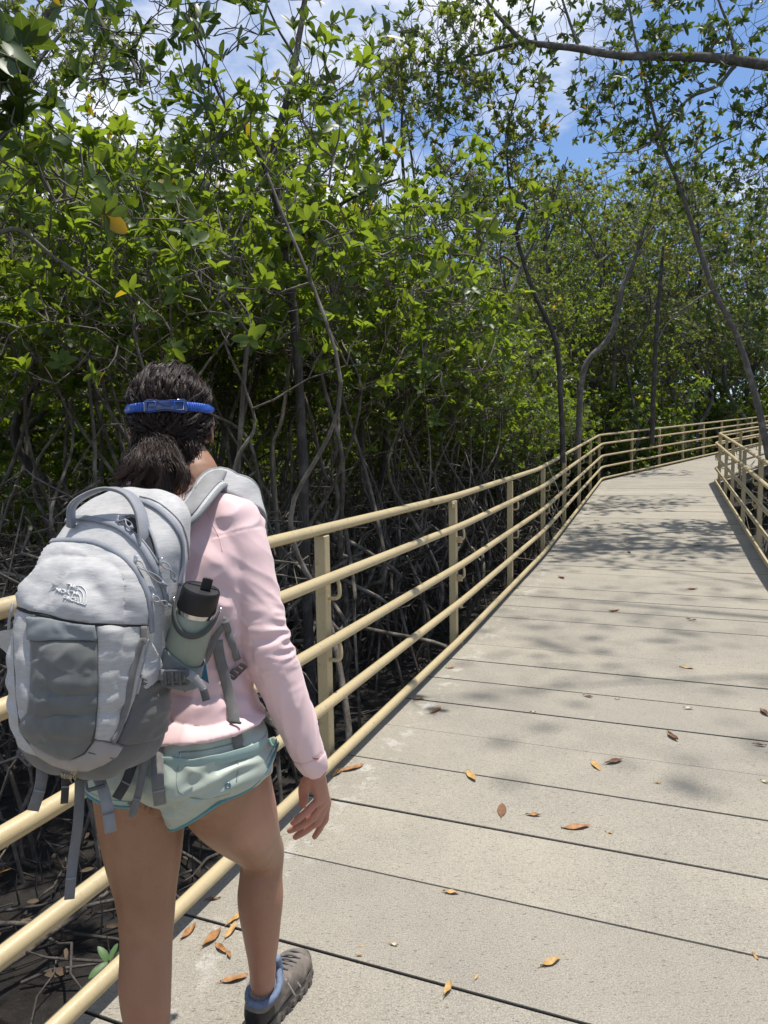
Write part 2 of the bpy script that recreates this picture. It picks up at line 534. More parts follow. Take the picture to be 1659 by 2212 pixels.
def limb(pts, radii, n=6, seg=24, ratio=1.0, ref=None):
    """round limb; radii may be (a, b)"""
    pts = np.asarray(pts, float)
    T, N, B = frames(catmull(pts, 1) if len(pts) < 3 else pts, up=ref if ref is not None else FW * 0.999 + UP * 0.04)
    secs = []
    for i, p in enumerate(pts):
        r = radii[i]
        a, b = (r if isinstance(r, tuple) else (r, r))
        secs.append((p, B[i] * a, N[i] * b))
    # rounded ends
    d0 = pts[0] - pts[1]; d0 /= np.linalg.norm(d0); d1 = pts[-1] - pts[-2]; d1 /= np.linalg.norm(d1)
    def rnd(s, d, k):
        r = 0.5 * (np.linalg.norm(s[1]) + np.linalg.norm(s[2]))
        return [(s[0] + d * r * 0.55, s[1] * 0.8, s[2] * 0.8), (s[0] + d * r * 0.9, s[1] * 0.4, s[2] * 0.4)]
    a = rnd(secs[0], d0, 0); z = rnd(secs[-1], d1, 0)
    return loft([a[1], a[0]] + secs + z, n, seg)

def remeshed(name, parts, voxel, smooth=6, fac=0.5):
    """voxel-join closed shells to one continuous skin; returns V (numpy), F"""
    b = MB()
    for V, F in parts: b.add(V, F)
    me = bpy.data.meshes.new('tmp'); me.from_pydata(b.v, [], b.f); me.update()
    bm = bmesh.new(); bm.from_mesh(me); bmesh.ops.recalc_face_normals(bm, faces=bm.faces); bm.to_mesh(me); bm.free()
    o = bpy.data.objects.new('tmp', me); COL.objects.link(o)
    r = o.modifiers.new('r', 'REMESH'); r.mode = 'VOXEL'; r.voxel_size = voxel; r.use_smooth_shade = True
    if smooth:
        s = o.modifiers.new('s', 'SMOOTH'); s.iterations = smooth; s.factor = fac
    dg = bpy.context.evaluated_depsgraph_get(); dg.update()
    m2 = bpy.data.meshes.new_from_object(o.evaluated_get(dg))
    bpy.data.objects.remove(o); bpy.data.meshes.remove(me)
    m2.name = name
    return m2

def getv(me):
    V = np.empty(len(me.vertices) * 3, dtype=np.float32); me.vertices.foreach_get('co', V); return V.reshape(-1, 3).astype(float)
def getn(me):
    V = np.empty(len(me.vertices) * 3, dtype=np.float32); me.vertices.foreach_get('normal', V); return V.reshape(-1, 3).astype(float)
def setv(me, V):
    me.vertices.foreach_set('co', V.astype(np.float32).ravel()); me.update()

def vnoise(V, scale, seed=0.0):
    return np.array([noise.noise(Vector((p[0] * scale + seed, p[1] * scale + seed * 1.7, p[2] * scale - seed))) for p in V])

def axis_param(V, pts):
    """nearest-point parameter along a polyline: returns (length along, distance, angle-free vector)"""
    pts = np.asarray(pts, float)
    best = np.full(len(V), 1e9); tt = np.zeros(len(V)); vec = np.zeros_like(V)
    acc = 0
    for a, b in zip(pts[:-1], pts[1:]):
        d = b - a; L = np.linalg.norm(d); d = d / L
        k = np.clip((V - a) @ d, 0, L); q = V - (a + k[:, None] * d); r = np.linalg.norm(q, axis=1)
        m = r < best; best[m] = r[m]; tt[m] = acc + k[m]; vec[m] = q[m]; acc += L
    return tt, best, vec

hiker = empty('person', (-0.37, 1.45, 0.0), 'person in a pink long sleeved top and pale green shorts walking away along the boardwalk', 'person')

def skin_material():
    m = bpy.data.materials.new('skin'); m.use_nodes = True
    nt = m.node_tree; b = nt.nodes['Principled BSDF']
    vec = nt.nodes.new('ShaderNodeTexCoord').outputs['Object']
    at = nt.nodes.new('ShaderNodeAttribute'); at.attribute_name = 'pink'
    base = mixc(nt, nz(nt, vec, 9, 4, 0.3, 0.7), (0.255, 0.130, 0.073), (0.325, 0.172, 0.102))
    base = mixc(nt, math_(nt, 'MULTIPLY', nz(nt, vec, 45, 5, 0.5, 0.75, 0.65), 0.35), base, (0.20, 0.085, 0.05))
    base = mixc(nt, math_(nt, 'MULTIPLY', at.outputs['Fac'], 0.75), base, (0.48, 0.21, 0.165))
    nt.links.new(base, b.inputs['Base Color'])
    b.inputs['Roughness'].default_value = 0.48
    b.inputs['Subsurface Weight'].default_value = 0.12
    b.inputs['Subsurface Radius'].default_value = (0.012, 0.005, 0.003)
    b.inputs['Subsurface Scale'].default_value = 0.6
    nt.links.new(bumpn(nt, nz(nt, vec, 260, 3, 0.2, 0.8), 0.12, 0.001), b.inputs['Normal'])
    return m
M_skin = skin_material()

# joints
PC = P(388, 1640, 1.32)                   # pelvis centre
C7 = P(404, 1052, 1.40)
HC = P(371, 909, 1.475)                   # head centre
HYAW = math.radians(-11)
HF = np.array([math.sin(-HYAW) * -1, math.cos(HYAW), 0.0]); HR = np.array([HF[1], -HF[0], 0.0])
HF = HF * math.cos(0.05) + UP * -math.sin(0.05)
HU = np.cross(HR, HF)
SR = P(507, 1122, 1.345); EL = P(577, 1400, 1.305); WR = P(681, 1662, 1.315)
HL_ = PC - RT * 0.088 - UP * 0.01; HR_ = PC + RT * 0.088 - UP * 0.01
KL = P(317, 2000, 1.355); AL = np.array([KL[0] - 0.0, 1.33, 0.095])
KR = P(566, 1845, 1.57); AR = P(567, 2122, 1.605)

def sp(t):                                # spine point, t 0 pelvis .. 1 C7
    return PC * (1 - t) + C7 * t - FW * 0.02 * math.sin(math.pi * t)

def torso(grow=0.0, zcut=None):
    S = []
    prof = [(-0.17, 0.10, 0.075, 0), (-0.12, 0.155, 0.105, -0.005), (-0.02, 0.172, 0.118, -0.015), (0.10, 0.165, 0.105, -0.01), (0.22, 0.142, 0.09, 0.0), (0.34, 0.130, 0.086, 0.005),
            (0.48, 0.137, 0.092, 0.0), (0.62, 0.15, 0.10, 0.0), (0.76, 0.158, 0.10, 0.005), (0.88, 0.145, 0.08, 0.012), (0.96, 0.10, 0.06, 0.018), (1.01, 0.062, 0.052, 0.022)]
    for t, w_, d_, fo in prof:
        if zcut is not None and not (zcut[0] <= t <= zcut[1]): continue
        c = sp(t) if t >= 0 else PC + (PC - sp(0.3)) * (-t / 0.3) * 1.0
        S.append((c + FW * (fo + 0.012), RT * (w_ + grow), (FW * 0.99 + UP * -0.05) * (d_ + grow)))
    return S

def head_parts():
    E_ = []
    def ring(h, w_, dpt, fo):
        return (HC + HU * h + HF * fo, HR * w_ * 0.93, HF * dpt * 0.97)
    S = [ring(0.103, 0.012, 0.015, -0.012), ring(0.097, 0.033, 0.042, -0.012), ring(0.080, 0.053, 0.068, -0.010), ring(0.05, 0.072, 0.09, -0.006), ring(0.01, 0.0765, 0.094, -0.004), ring(-0.03, 0.072, 0.088, 0.002),
         ring(-0.06, 0.064, 0.076, 0.014), ring(-0.09, 0.053, 0.06, 0.03), ring(-0.112, 0.038, 0.045, 0.044), ring(-0.122, 0.015, 0.02, 0.05)]
    out = [loft(S, 4, 32)]
    # face: brow, nose, lips, chin, ears
    f = lambda x, y, z: HC + HR * x + HF * y + HU * z
    out.append(limb([f(0, 0.088, 0.018), f(0, 0.098, -0.005), f(0, 0.108, -0.028)], [0.006, 0.008, 0.012], 4, 12))
    out.append(limb([f(-0.011, 0.098, -0.032), f(0.011, 0.098, -0.032)], [0.008, 0.008], 4, 12, ref=UP))
    out.append(limb([f(-0.022, 0.086, -0.058), f(0, 0.094, -0.056), f(0.022, 0.086, -0.058)], [0.003, 0.0055, 0.003], 4, 10, ref=UP))
    out.append(limb([f(-0.02, 0.086, -0.066), f(0, 0.093, -0.067), f(0.02, 0.086, -0.066)], [0.003, 0.0065, 0.003], 4, 10, ref=UP))
    out.append(limb([f(-0.02, 0.082, -0.1), f(0, 0.088, -0.102), f(0.02, 0.082, -0.1)], [0.008, 0.012, 0.008], 4, 10, ref=UP))
    out.append(limb([f(-0.045, 0.078, 0.024), f(-0.022, 0.088, 0.028), f(0.0, 0.088, 0.022), f(0.022, 0.088, 0.028), f(0.045, 0.078, 0.024)], [0.005, 0.007, 0.005, 0.007, 0.005], 4, 10, ref=UP))
    for sgn in (-1, 1):
        e0 = lambda a, r: f(sgn * (0.069 + 0.013 * (r - 0.2)) , -0.004 - 0.006 * math.sin(a) - 0.019 * r * math.cos(a), -0.012 + 0.032 * r * math.sin(a))
        rim = [e0(a, 1.0) for a in np.linspace(-1.5, 4.2, 12)]
        out.append(limb(rim, [0.0045] * 12, 2, 10, ref=HR))
        out.append(limb([f(sgn * 0.066, 0.0, 0.012), f(sgn * 0.070, -0.006, -0.01), f(sgn * 0.067, 0.002, -0.04)], [0.011, 0.012, 0.007], 3, 12))
    return out

def hand_parts(right=True):
    q = lambda x, y: (564 + 0.135 * x, 1559.5 + 0.135 * y)
    W = WR
    out = []
    def pp(x, y, d): return P(*q(x, y), d)
    kn = [pp(925, 1235, 1.338), pp(975, 1285, 1.355), pp(1015, 1290, 1.372), pp(1045, 1270, 1.388)]
    mid = (kn[1] + kn[2]) / 2
    d1 = mid - W; 
    across = kn[0] - kn[3]; across /= np.linalg.norm(across)
    nrm = np.cross(d1, across); nrm /= np.linalg.norm(nrm)
    S = [(W - d1 * 0.35, across * 0.024, nrm * 0.019), (W + d1 * 0.0, across * 0.025, nrm * 0.018), (W + d1 * 0.3, across * 0.031, nrm * 0.017), (W + d1 * 0.62, across * 0.036, nrm * 0.0155), (W + d1 * 0.95, across * 0.037, nrm * 0.0125), (W + d1 * 1.06, across * 0.030, nrm * 0.008)]
    out.append(loft(S, 5, 24))
    F_ = [
        ([(925, 1235, 1.338), (770, 1400, 1.342), (610, 1535, 1.35), (505, 1620, 1.36)], [0.0092, 0.0086, 0.0076, 0.006]),
        ([(975, 1285, 1.355), (815, 1535, 1.362), (610, 1670, 1.375), (455, 1742, 1.385)], [0.0098, 0.0090, 0.008, 0.0063]),
        ([(1015, 1290, 1.372), (905, 1590, 1.38), (700, 1745, 1.392), (548, 1840, 1.402)], [0.0100, 0.0092, 0.0082, 0.0065]),
        ([(1045, 1270, 1.388), (1018, 1560, 1.402), (935, 1715, 1.415), (855, 1840, 1.424)], [0.0096, 0.0088, 0.0078, 0.0063])]
    for pts, rr in F_:
        pts3 = [pp(*a) for a in pts]
        root = pts3[0] + (W - pts3[0]) * 0.25
        # knuckle swellings: slight bulge at the joints
        full = [root, pts3[0], (pts3[0] + pts3[1]) / 2, pts3[1], (pts3[1] + pts3[2]) / 2, pts3[2], pts3[3]]
        r = [rr[0] * 0.9, rr[0] * 1.06, (rr[0] + rr[1]) / 2 * 0.96, rr[1] * 1.05, (rr[1] + rr[2]) / 2 * 0.96, rr[2] * 1.04, rr[3]]
        out.append(limb(full, r, 4, 14))
    th = [pp(760, 930, 1.335), pp(690, 1060, 1.372), pp(680, 1220, 1.395), pp(670, 1330, 1.408)]
    out.append(limb(th, [0.0135, 0.0125, 0.0098, 0.0075], 4, 14))
    out.append(limb([pp(800, 860, 1.325), pp(760, 1010, 1.345)], [0.014, 0.014], 4, 14))
    return out

def left_hand(Wl, El):
    out = []
    d = np.array([0.05, 0.35, -0.93]); d /= np.linalg.norm(d)
    ac = FW.copy(); n_ = np.cross(d, ac); n_ /= np.linalg.norm(n_); ac = np.cross(n_, d)
    S = [(Wl - d * 0.02, ac * 0.022, n_ * 0.018), (Wl, ac * 0.024, n_ * 0.017), (Wl + d * 0.03, ac * 0.032, n_ * 0.016), (Wl + d * 0.07, ac * 0.037, n_ * 0.013), (Wl + d * 0.085, ac * 0.033, n_ * 0.009)]
    out.append(loft(S, 5, 24))
    for i, L in enumerate((0.062, 0.07, 0.066, 0.052)):
        b0 = Wl + d * 0.078 + ac * (0.028 - 0.0185 * i)
        dd = d; pts = [b0]
        for k, sgm in enumerate((0.45, 0.32, 0.23)):
            dd = dd + n_ * 0.28 * (1 if k else 0.6); dd /= np.linalg.norm(dd)
            pts.append(pts[-1] + dd * L * sgm)
        out.append(limb(pts, [0.0095, 0.009, 0.008, 0.0063], 4, 14))
    out.append(limb([Wl + d * 0.015 + ac * 0.02, Wl + d * 0.045 + ac * 0.04 + n_ * 0.01, Wl + d * 0.07 + ac * 0.046 + n_ * 0.018, Wl + d * 0.092 + ac * 0.047 + n_ * 0.024], [0.0125, 0.0125, 0.0098, 0.0075], 4, 14))
    return out

SL = C7 - RT * 0.165 - UP * 0.055 + FW * 0.01
ELl = SL - UP * 0.25 + FW * 0.03 - RT * 0.03
WRl = ELl - UP * 0.16 + FW * 0.17 + RT * 0.05

def leg(H, K, A_, side):
    thigh = H * 0.5 + K * 0.5; dn = K - H
    L = []
    top = H + UP * 0.03
    calf = K * 0.66 + A_ * 0.34 - FW * 0.008
    pts = [top, H * 0.82 + K * 0.18 - FW * 0.008, thigh - FW * 0.006, H * 0.2 + K * 0.8, K, K * 0.84 + A_ * 0.16 - FW * 0.004, calf, K * 0.38 + A_ * 0.62 - FW * 0.004, K * 0.14 + A_ * 0.86, A_]
    if side < 0:
        r = [0.093, 0.091, 0.078, 0.061, 0.0535, 0.0515, 0.0515, 0.043, 0.033, 0.031]
    else:
        r = [0.094, 0.092, 0.078, 0.059, 0.0515, 0.0505, 0.0535, 0.043, 0.0315, 0.0305]
    return limb(pts, r, 5, 28)

FOOT_R = (np.array([-0.335, 1.565, 0.0]), np.array([-0.238, 1.812, 0.0]))
FOOT_L = (np.array([AL[0] - 0.015, AL[1] - 0.055, 0.0]), np.array([AL[0] + 0.06, AL[1] + 0.19, 0.0]))

parts = [loft(torso(), 5, 40)]
parts.append(limb([sp(0.93) + FW * 0.02, C7 + FW * 0.022 + UP * 0.02, HC - HU * 0.05 - HF * 0.012], [0.062, 0.052, 0.05], 5, 28))
parts += head_parts()
parts.append(limb([SR + (C7 - SR) * 0.25 - UP * 0.02, SR, SR * 0.55 + EL * 0.45, EL, EL * 0.6 + WR * 0.4, EL * 0.25 + WR * 0.75, WR], [0.055, 0.05, 0.044, 0.037, 0.036, 0.027, (0.0245, 0.019)], 5, 24))
parts += hand_parts()
parts.append(limb([SL + (C7 - SL) * 0.25 - UP * 0.02, SL, SL * 0.55 + ELl * 0.45, ELl, ELl * 0.6 + WRl * 0.4, WRl], [0.055, 0.05, 0.044, 0.037, 0.036, (0.0235, 0.019)], 5, 24))
parts += left_hand(WRl, ELl)
parts.append(leg(HL_, KL, AL, -1)); parts.append(leg(HR_, KR, AR, 1))
for H_, T_ in (FOOT_R, FOOT_L):
    d = T_ - H_
    parts.append(limb([H_ + d * 0.14 + UP * 0.05, H_ + d * 0.45 + UP * 0.045, H_ + d * 0.8 + UP * 0.028], [0.03, 0.034, 0.024], 4, 20))
body_me = remeshed('body', parts, 0.0030, 5, 0.5)
V = getv(body_me); Nn = getn(body_me)
# knee hollows, creases
def dent(V, c, r, amt, dirv):
    k = np.exp(-(np.linalg.norm(V - c, axis=1) / r) ** 2)
    return V + dirv * (k * amt)[:, None]
for K_, A_, H_ in ((KL, AL, HL_), (KR, AR, HR_)):
    back = K_ - FW * 0.055
    V = dent(V, back + RT * 0.004, 0.022, 0.005, FW)
    V = dent(V, back + RT * 0.032 + UP * 0.01, 0.02, -0.0035, FW)
    V = dent(V, back - RT * 0.030 + UP * 0.01, 0.02, -0.0035, FW)
    V = dent(V, K_ + FW * 0.055, 0.03, 0.006, FW)
    V = dent(V, A_ * 0.9 + K_ * 0.1 + RT * 0.025, 0.018, 0.003, RT)
    V = dent(V, A_ * 0.88 + K_ * 0.12 - FW * 0.03, 0.03, -0.004, FW)
V = V + Nn * (vnoise(V, 14, 3.1) * 0.0012)[:, None]
setv(body_me, V)
# redder hands, ears, calves
pk = np.clip(1 - np.linalg.norm(V - (WR + [-0.02, 0.05, -0.09]), axis=1) / 0.17, 0, 1) ** 0.5
pk = np.maximum(pk, np.clip((np.abs((V - HC) @ HR) - 0.077) / 0.01, 0, 1) * (np.linalg.norm(V - HC, axis=1) < 0.14))
pk = np.maximum(pk, 0.35 * np.clip((0.50 - V[:, 2]) / 0.3, 0, 1))
at = body_me.attributes.new('pink', 'FLOAT', 'POINT'); at.data.foreach_set('value', pk.astype(np.float32))
body = link('body', body_me, M_skin, hiker)
M_eye = mat('eye_white', (0.7, 0.68, 0.65), 0.2); M_iris = mat('iris', (0.04, 0.02, 0.01), 0.2)
for sgn in (-1, 1):
    b = MB()
    c = HC + HR * sgn * 0.031 + HF * 0.077 + HU * 0.006
    V_, F_ = limb([c - HR * 0.003, c + HR * 0.003], [0.0115, 0.0115], 4, 16)
    b.add(V_, F_); b.build('eye', M_eye, hiker)
    # small dark iris cap
# ---------------------------------------------------------------- shoes
M_shoe = mat('shoe_upper', (0.19, 0.157, 0.128), 0.72, (0.115, 0.096, 0.08), 30, bump=0.5, bscale=240)
M_heelc = mat('heel_cup', (0.012, 0.011, 0.011), 0.55, bump=0.3, bscale=90)
M_sole = mat('shoe_sole', (0.06, 0.05, 0.043), 0.85, (0.15, 0.125, 0.10), 20, bump=0.4, bscale=80)
M_collar = mat('shoe_collar', (0.15, 0.20, 0.29), 0.8, (0.10, 0.13, 0.20), 60, bump=0.4, bscale=500)
M_lace = mat('shoe_lace', (0.10, 0.10, 0.11), 0.8)
M_trim = mat('shoe_trim', (0.36, 0.33, 0.30), 0.6)
def shoe(Hh, Tt, ank, parent):
    d = Tt - Hh; L = np.linalg.norm(d); d = d / L; rr = np.array([d[1], -d[0], 0])
    f = lambda x, y, z: Hh + d * x + rr * y + UP * z
    ax = (ank - Hh) @ d; ay = (ank - Hh) @ rr
    root = None
    secs = []
    for x, w_, h, tw in ((0.0, 0.020, 0.045, 0), (0.012, 0.031, 0.072, 0), (0.04, 0.036, 0.088, 0), (0.08, 0.037, 0.085, 0), (0.12, 0.041, 0.074, 0), (0.16, 0.046, 0.062, 0), (0.2, 0.046, 0.053, 0), (0.235, 0.036, 0.045, 0), (0.255, 0.018, 0.03, 0)):
        secs.append((f(x, 0.004 * math.sin(x * 12), 0.022 + h / 2), rr * w_, UP * h / 2))
    up = remeshed('shoe', [loft(secs, 5, 32, 0.8)], 0.003, 4)
    V = getv(up); N_ = getn(up)
    x = (V - Hh) @ d; y = (V - Hh) @ rr; z = V[:, 2]
    ridge = 0.0012 * np.sin(x * 140 + z * 60) * (x > 0.13) + 0.0016 * (np.sin(x * 70 - z * 90) > 0.6) * (x > 0.06)
    V += N_ * (ridge + 0.0012 * vnoise(V, 60, 1))[:, None]
    setv(up, V)
    mi = np.zeros(len(up.polygons), dtype=np.int32)
    C_ = np.empty(len(up.polygons) * 3, dtype=np.float32); up.polygons.foreach_get('center', C_); C_ = C_.reshape(-1, 3).astype(float)
    cx = (C_ - Hh) @ d
    mi[(cx < 0.052 - 0.25 * (C_[:, 2] - 0.02)) & (C_[:, 2] < 0.07)] = 1
    mi[(cx > 0.228) & (C_[:, 2] < 0.055)] = 1
    up.polygons.foreach_set('material_index', mi)
    so = link('shoe', up, [M_shoe, M_heelc], parent)
    # sole with lugs
    b = MB()
    out = [(-0.006, 0.0), (0.004, 0.024), (0.03, 0.037), (0.08, 0.037), (0.12, 0.041), (0.16, 0.049), (0.205, 0.049), (0.24, 0.036), (0.262, 0.012), (0.266, 0.0)]
    ring = out + [(a, -b_) for a, b_ in reversed(out[1:-1])]
    n_ = len(ring)
    zz = lambda a: 0.006 + 0.012 * max(0, (a - 0.21) / 0.05) 
    V_ = [f(a, b_, zz(a)) for a, b_ in ring] + [f(a, b_ * 1.04, 0.020 + 0.006 * max(0, (a - 0.2) / 0.06)) for a, b_ in ring] + [f(a, b_ * 0.98, 0.031 + 0.010 * max(0, (a - 0.2) / 0.06) + 0.004 * math.sin(a * 75)) for a, b_ in ring]
    F_ = [tuple(reversed(range(n_))), tuple(range(2 * n_, 3 * n_))]
    for lv in (0, 1):
        for i in range(n_): F_.append((lv * n_ + i, lv * n_ + (i + 1) % n_, (lv + 1) * n_ + (i + 1) % n_, (lv + 1) * n_ + i))
    b.add(V_, F_)
    for xx in np.arange(0.01, 0.25, 0.024):
        wv = np.interp(xx, [a for a, _ in out], [c for _, c in out])
        for sg in (-1, 1):
            b.box(f(xx, sg * wv * 0.75, 0.009 + (zz(xx) - 0.006)), d * 0.009, rr * wv * 0.30, UP * 0.009, 0.002)
    b.build('sole', M_sole, so, smooth=False)
    # padded collar ring
    ring = []
    for a in np.linspace(0, 2 * np.pi, 22):
        ring.append(f(ax + 0.006 + 0.046 * math.cos(a), ay + 0.036 * math.sin(a), 0.100 + 0.016 * math.cos(a) + 0.004 * math.cos(2 * a)))
    c = MB(); c.tube(ring, 0.0085, 12, cap=False); c.build('collar', M_collar, so)
    c = MB(); c.tube(catmull([f(ax + 0.048, 0.0, 0.075), f(ax + 0.056, 0, 0.105), f(ax + 0.052, 0, 0.135), f(ax + 0.045, 0, 0.15)], 5), [0.026] * 16, 16, flat=[0.009] * 16, up=d)
    c.build('tongue', M_collar, so)
    for k in range(5):
        xx = 0.118 + 0.022 * k; hh = np.interp(xx, [0.08, 0.12, 0.16, 0.2, 0.235], [0.085, 0.074, 0.062, 0.053, 0.045]) + 0.026
        c = MB(); c.tube(catmull([f(xx, -0.026, hh - 0.009), f(xx + 0.004, 0, hh + 0.001), f(xx + 0.011, 0.026, hh - 0.009)], 5), 0.0028, 6)
        c.build('lace', M_lace, so)
    for sg in (-1, 1):
        for k in range(3):
            xx = 0.10 + 0.03 * k
            hh = np.interp(xx, [0.08, 0.12, 0.16, 0.2], [0.085, 0.074, 0.062, 0.053])
            c = MB(); c.tube(catmull([f(xx, sg * 0.034, 0.022 + hh * 0.86), f(xx + 0.008, sg * 0.045, 0.022 + hh * 0.5), f(xx + 0.022, sg * 0.048, 0.034)], 5), 0.0024, 6)
            c.build('trim', M_trim, so)
    return so
shoe(*FOOT_R, AR, hiker); shoe(*FOOT_L, AL, hiker)
# ---------------------------------------------------------------- clothing
def fabric(name, col, col2, rough=0.75, weave=900, bump=0.25, nscale=14, sheen=0.2, spec=0.4):
    m = mat(name, col, rough, col2, nscale, 4, (0.3, 0.7), bump=bump, bscale=weave, spec=spec, bdist=0.0006)
    m.node_tree.nodes['Principled BSDF'].inputs['Sheen Weight'].default_value = sheen
    return m
M_shirt = fabric('pink_jersey', (0.76, 0.545, 0.53), (0.71, 0.495, 0.485), 0.62, 1200, 0.12, 10, 0.3)
M_short = fabric('mint_nylon', (0.405, 0.445, 0.375), (0.35, 0.39, 0.325), 0.42, 1400, 0.10, 12, 0.1, 0.5)
M_pipe = mat('teal_piping', (0.09, 0.26, 0.27), 0.55)
M_seam = mat('pink_seam', (0.66, 0.42, 0.42), 0.8)
M_eyelet = mat('metal_eyelet', (0.12, 0.2, 0.22), 0.3, metal=0.7)

EW = [SR * 0.5 + C7 * 0.5 - UP * 0.02, SR * 0.94 + C7 * 0.06 - UP * 0.006, SR * 0.75 + EL * 0.25, SR * 0.4 + EL * 0.6, EL, EL * 0.75 + WR * 0.25, EL * 0.42 + WR * 0.58, EL * 0.15 + WR * 0.85, EL * 0.045 + WR * 0.955]
sh_parts = []
TS = [s for s in torso(0.0125)]
ts = [-0.17, -0.12, -0.02, 0.10, 0.22, 0.34, 0.48, 0.62, 0.76, 0.88, 0.96, 1.01]
cut = sp(0.140)
hem = (cut + RT * 0.006 + UP * 0.004, RT * 0.177 + UP * 0.020, FW * 0.123)
sh_parts.append(loft([(hem[0] - UP * 0.006, hem[1] * 0.97, hem[2] * 0.97), hem] + [(c, x * (1.03 if t < 0.5 else 1.0), y) for t, (c, x, y) in zip(ts, TS) if 0.21 < t < 1.0] + [(C7 + UP * 0.008 + FW * 0.02, RT * 0.062, FW * 0.056)], 6, 44))
sh_parts.append(limb(EW, [0.044, 0.0500, 0.0520, 0.0495, 0.0490, 0.0455, 0.0395, 0.0330, (0.0300, 0.0265)], 6, 28))
sh_parts.append(limb([SL * 0.8 + C7 * 0.2, SL, SL * 0.5 + ELl * 0.5, ELl, ELl * 0.5 + WRl * 0.5, ELl * 0.06 + WRl * 0.94], [0.057, 0.054, 0.05, 0.047, 0.042, 0.029], 6, 28))
shirt_me = remeshed('shirt', sh_parts, 0.0034, 7, 0.5)
V = getv(shirt_me); Nn = getn(shirt_me)
tt, dist, vec = axis_param(V, [SR, EL, WR])
LA = np.linalg.norm(EL - SR); LT = LA + np.linalg.norm(WR - EL)
onarm = np.clip((0.072 - dist) / 0.012, 0, 1) * (tt > 0.03)
a1 = (EL - SR) / LA
ang = np.arctan2(vec @ RT, vec @ FW)
wob = vnoise(V, 9, 4.4); wob2 = vnoise(V, 30, 9.2)
# gathered folds around the elbow, drag lines down the sleeve
def ridged(V, tt, ang, ft, fa, skew, seed):
    return np.array([1 - abs(noise.noise(Vector((t * ft + skew * a, math.cos(a) * fa + seed, math.sin(a) * fa))) * 2.2) for t, a in zip(tt, ang)])
elig = onarm > 0.01
rd = np.zeros(len(V)); rd2 = np.zeros(len(V)); rd3 = np.zeros(len(V))
rd[elig] = ridged(V, tt[elig], ang[elig], 62, 0.7, 0.55, 2.0)
rd2[elig] = ridged(V, tt[elig], ang[elig], 26, 0.8, 1.1, 7.0)
rd3[elig] = ridged(V, tt[elig], ang[elig], 17, 0.9, -1.2, 12.0)
g = np.exp(-((tt - LA * 0.98) / 0.062) ** 2)
outer = 0.6 + 0.4 * np.cos(np.arctan2(vec @ FW, vec @ RT) + 0.5)
D = onarm * g * 0.0050 * (rd - 0.55) * outer
g2 = np.exp(-((tt - LA * 0.62) / 0.10) ** 2)
D += onarm * g2 * 0.0022 * (rd2 - 0.5)
g3 = np.exp(-((tt - LT * 0.84) / 0.11) ** 2)
D += onarm * g3 * 0.0030 * (rd3 - 0.5)
# cuff step
D += onarm * (tt > LT - 0.030) * 0.0011 - onarm * np.exp(-((tt - (LT - 0.031)) / 0.003) ** 2) * 0.0016
body_ = 1 - onarm
hgt = V[:, 2] - cut[2]
xx = (V - PC) @ RT
ph = hgt * 150 + xx * 9 + wob * 3.4
low = np.exp(-((hgt - 0.055) / 0.06) ** 2)
D += body_ * low * 0.0085 * (np.abs(np.sin(ph / 2)) ** 0.6 - 0.55)
diag = np.sin((hgt * 0.8 - xx * 1.0) * 62 + wob * 4)
mid = np.exp(-((hgt - 0.28) / 0.14) ** 2)
D += body_ * mid * 0.0032 * diag
rt_ = np.array([1 - abs(noise.noise(Vector((p[0] * 16 + p[2] * 6, p[1] * 16, p[2] * 26 - p[0] * 9)))) * 2.2 for p in V])
D += 0.0016 * wob2 * 0.6 + 0.003 * wob * body_ + body_ * 0.0034 * (rt_ - 0.5)
arm_pit = np.exp(-((V - (SR * 0.8 + EL * 0.2 - RT * 0.05)) ** 2).sum(1) / 0.05 ** 2)
D += arm_pit * 0.004 * np.sin((V @ (UP * 0.8 + RT * 0.7)) * 150 + wob * 3)
V = V + Nn * D[:, None]
setv(shirt_me, V)
shirt = link('shirt', shirt_me, M_shirt, hiker)
dg = bpy.context.evaluated_depsgraph_get()
def bvh_of(me):
    return BVHTree.FromPolygons([v.co.copy() for v in me.vertices], [tuple(p.vertices) for p in me.polygons])
B_shirt = bvh_of(shirt_me)
def hit(bv, u, v, off=0.0):
    d = ray(u, v); d = d / np.linalg.norm(d)
    loc, n, i, t = bv.ray_cast(Vector(CAM), Vector(d))
    if loc is None: return None, None
    n = np.array(n)
    if n @ d > 0: n = -n
    return np.array(loc) + n * off, n
def snap(bv, p, off=0.0):
    loc, n, i, t = bv.find_nearest(Vector(p))
    return np.array(loc) + np.array(n) * off, np.array(n)
def line_on(bv, pts, n=6, off=0.002):
    """a traced line laid on the surface; gaps are skipped"""
    out, nn = [], []
    for u, v in catmull(pts, n):
        p, q = hit(bv, u, v, off)
        if p is None: continue
        if out and np.linalg.norm(p - out[-1]) > 0.06: continue
        out.append(p); nn.append(q)
    return np.array(out), np.array(nn)
def smooth_line(p, it=2):
    p = p.copy()
    for _ in range(it): p[1:-1] = (p[:-2] + 2 * p[1:-1] + p[2:]) / 4
    return p
def seam(bv, pts, r, m, parent, name='seam', off=0.0, n=6):
    p, q = line_on(bv, pts, n, off)
    if len(p) < 3: return None
    b = MB(); b.tube(smooth_line(p), r, 6); return b.build(name, m, parent)
seam(B_shirt, [(444, 1098), (460, 1135), (474, 1162), (480, 1192)], 0.0008, M_seam, shirt)
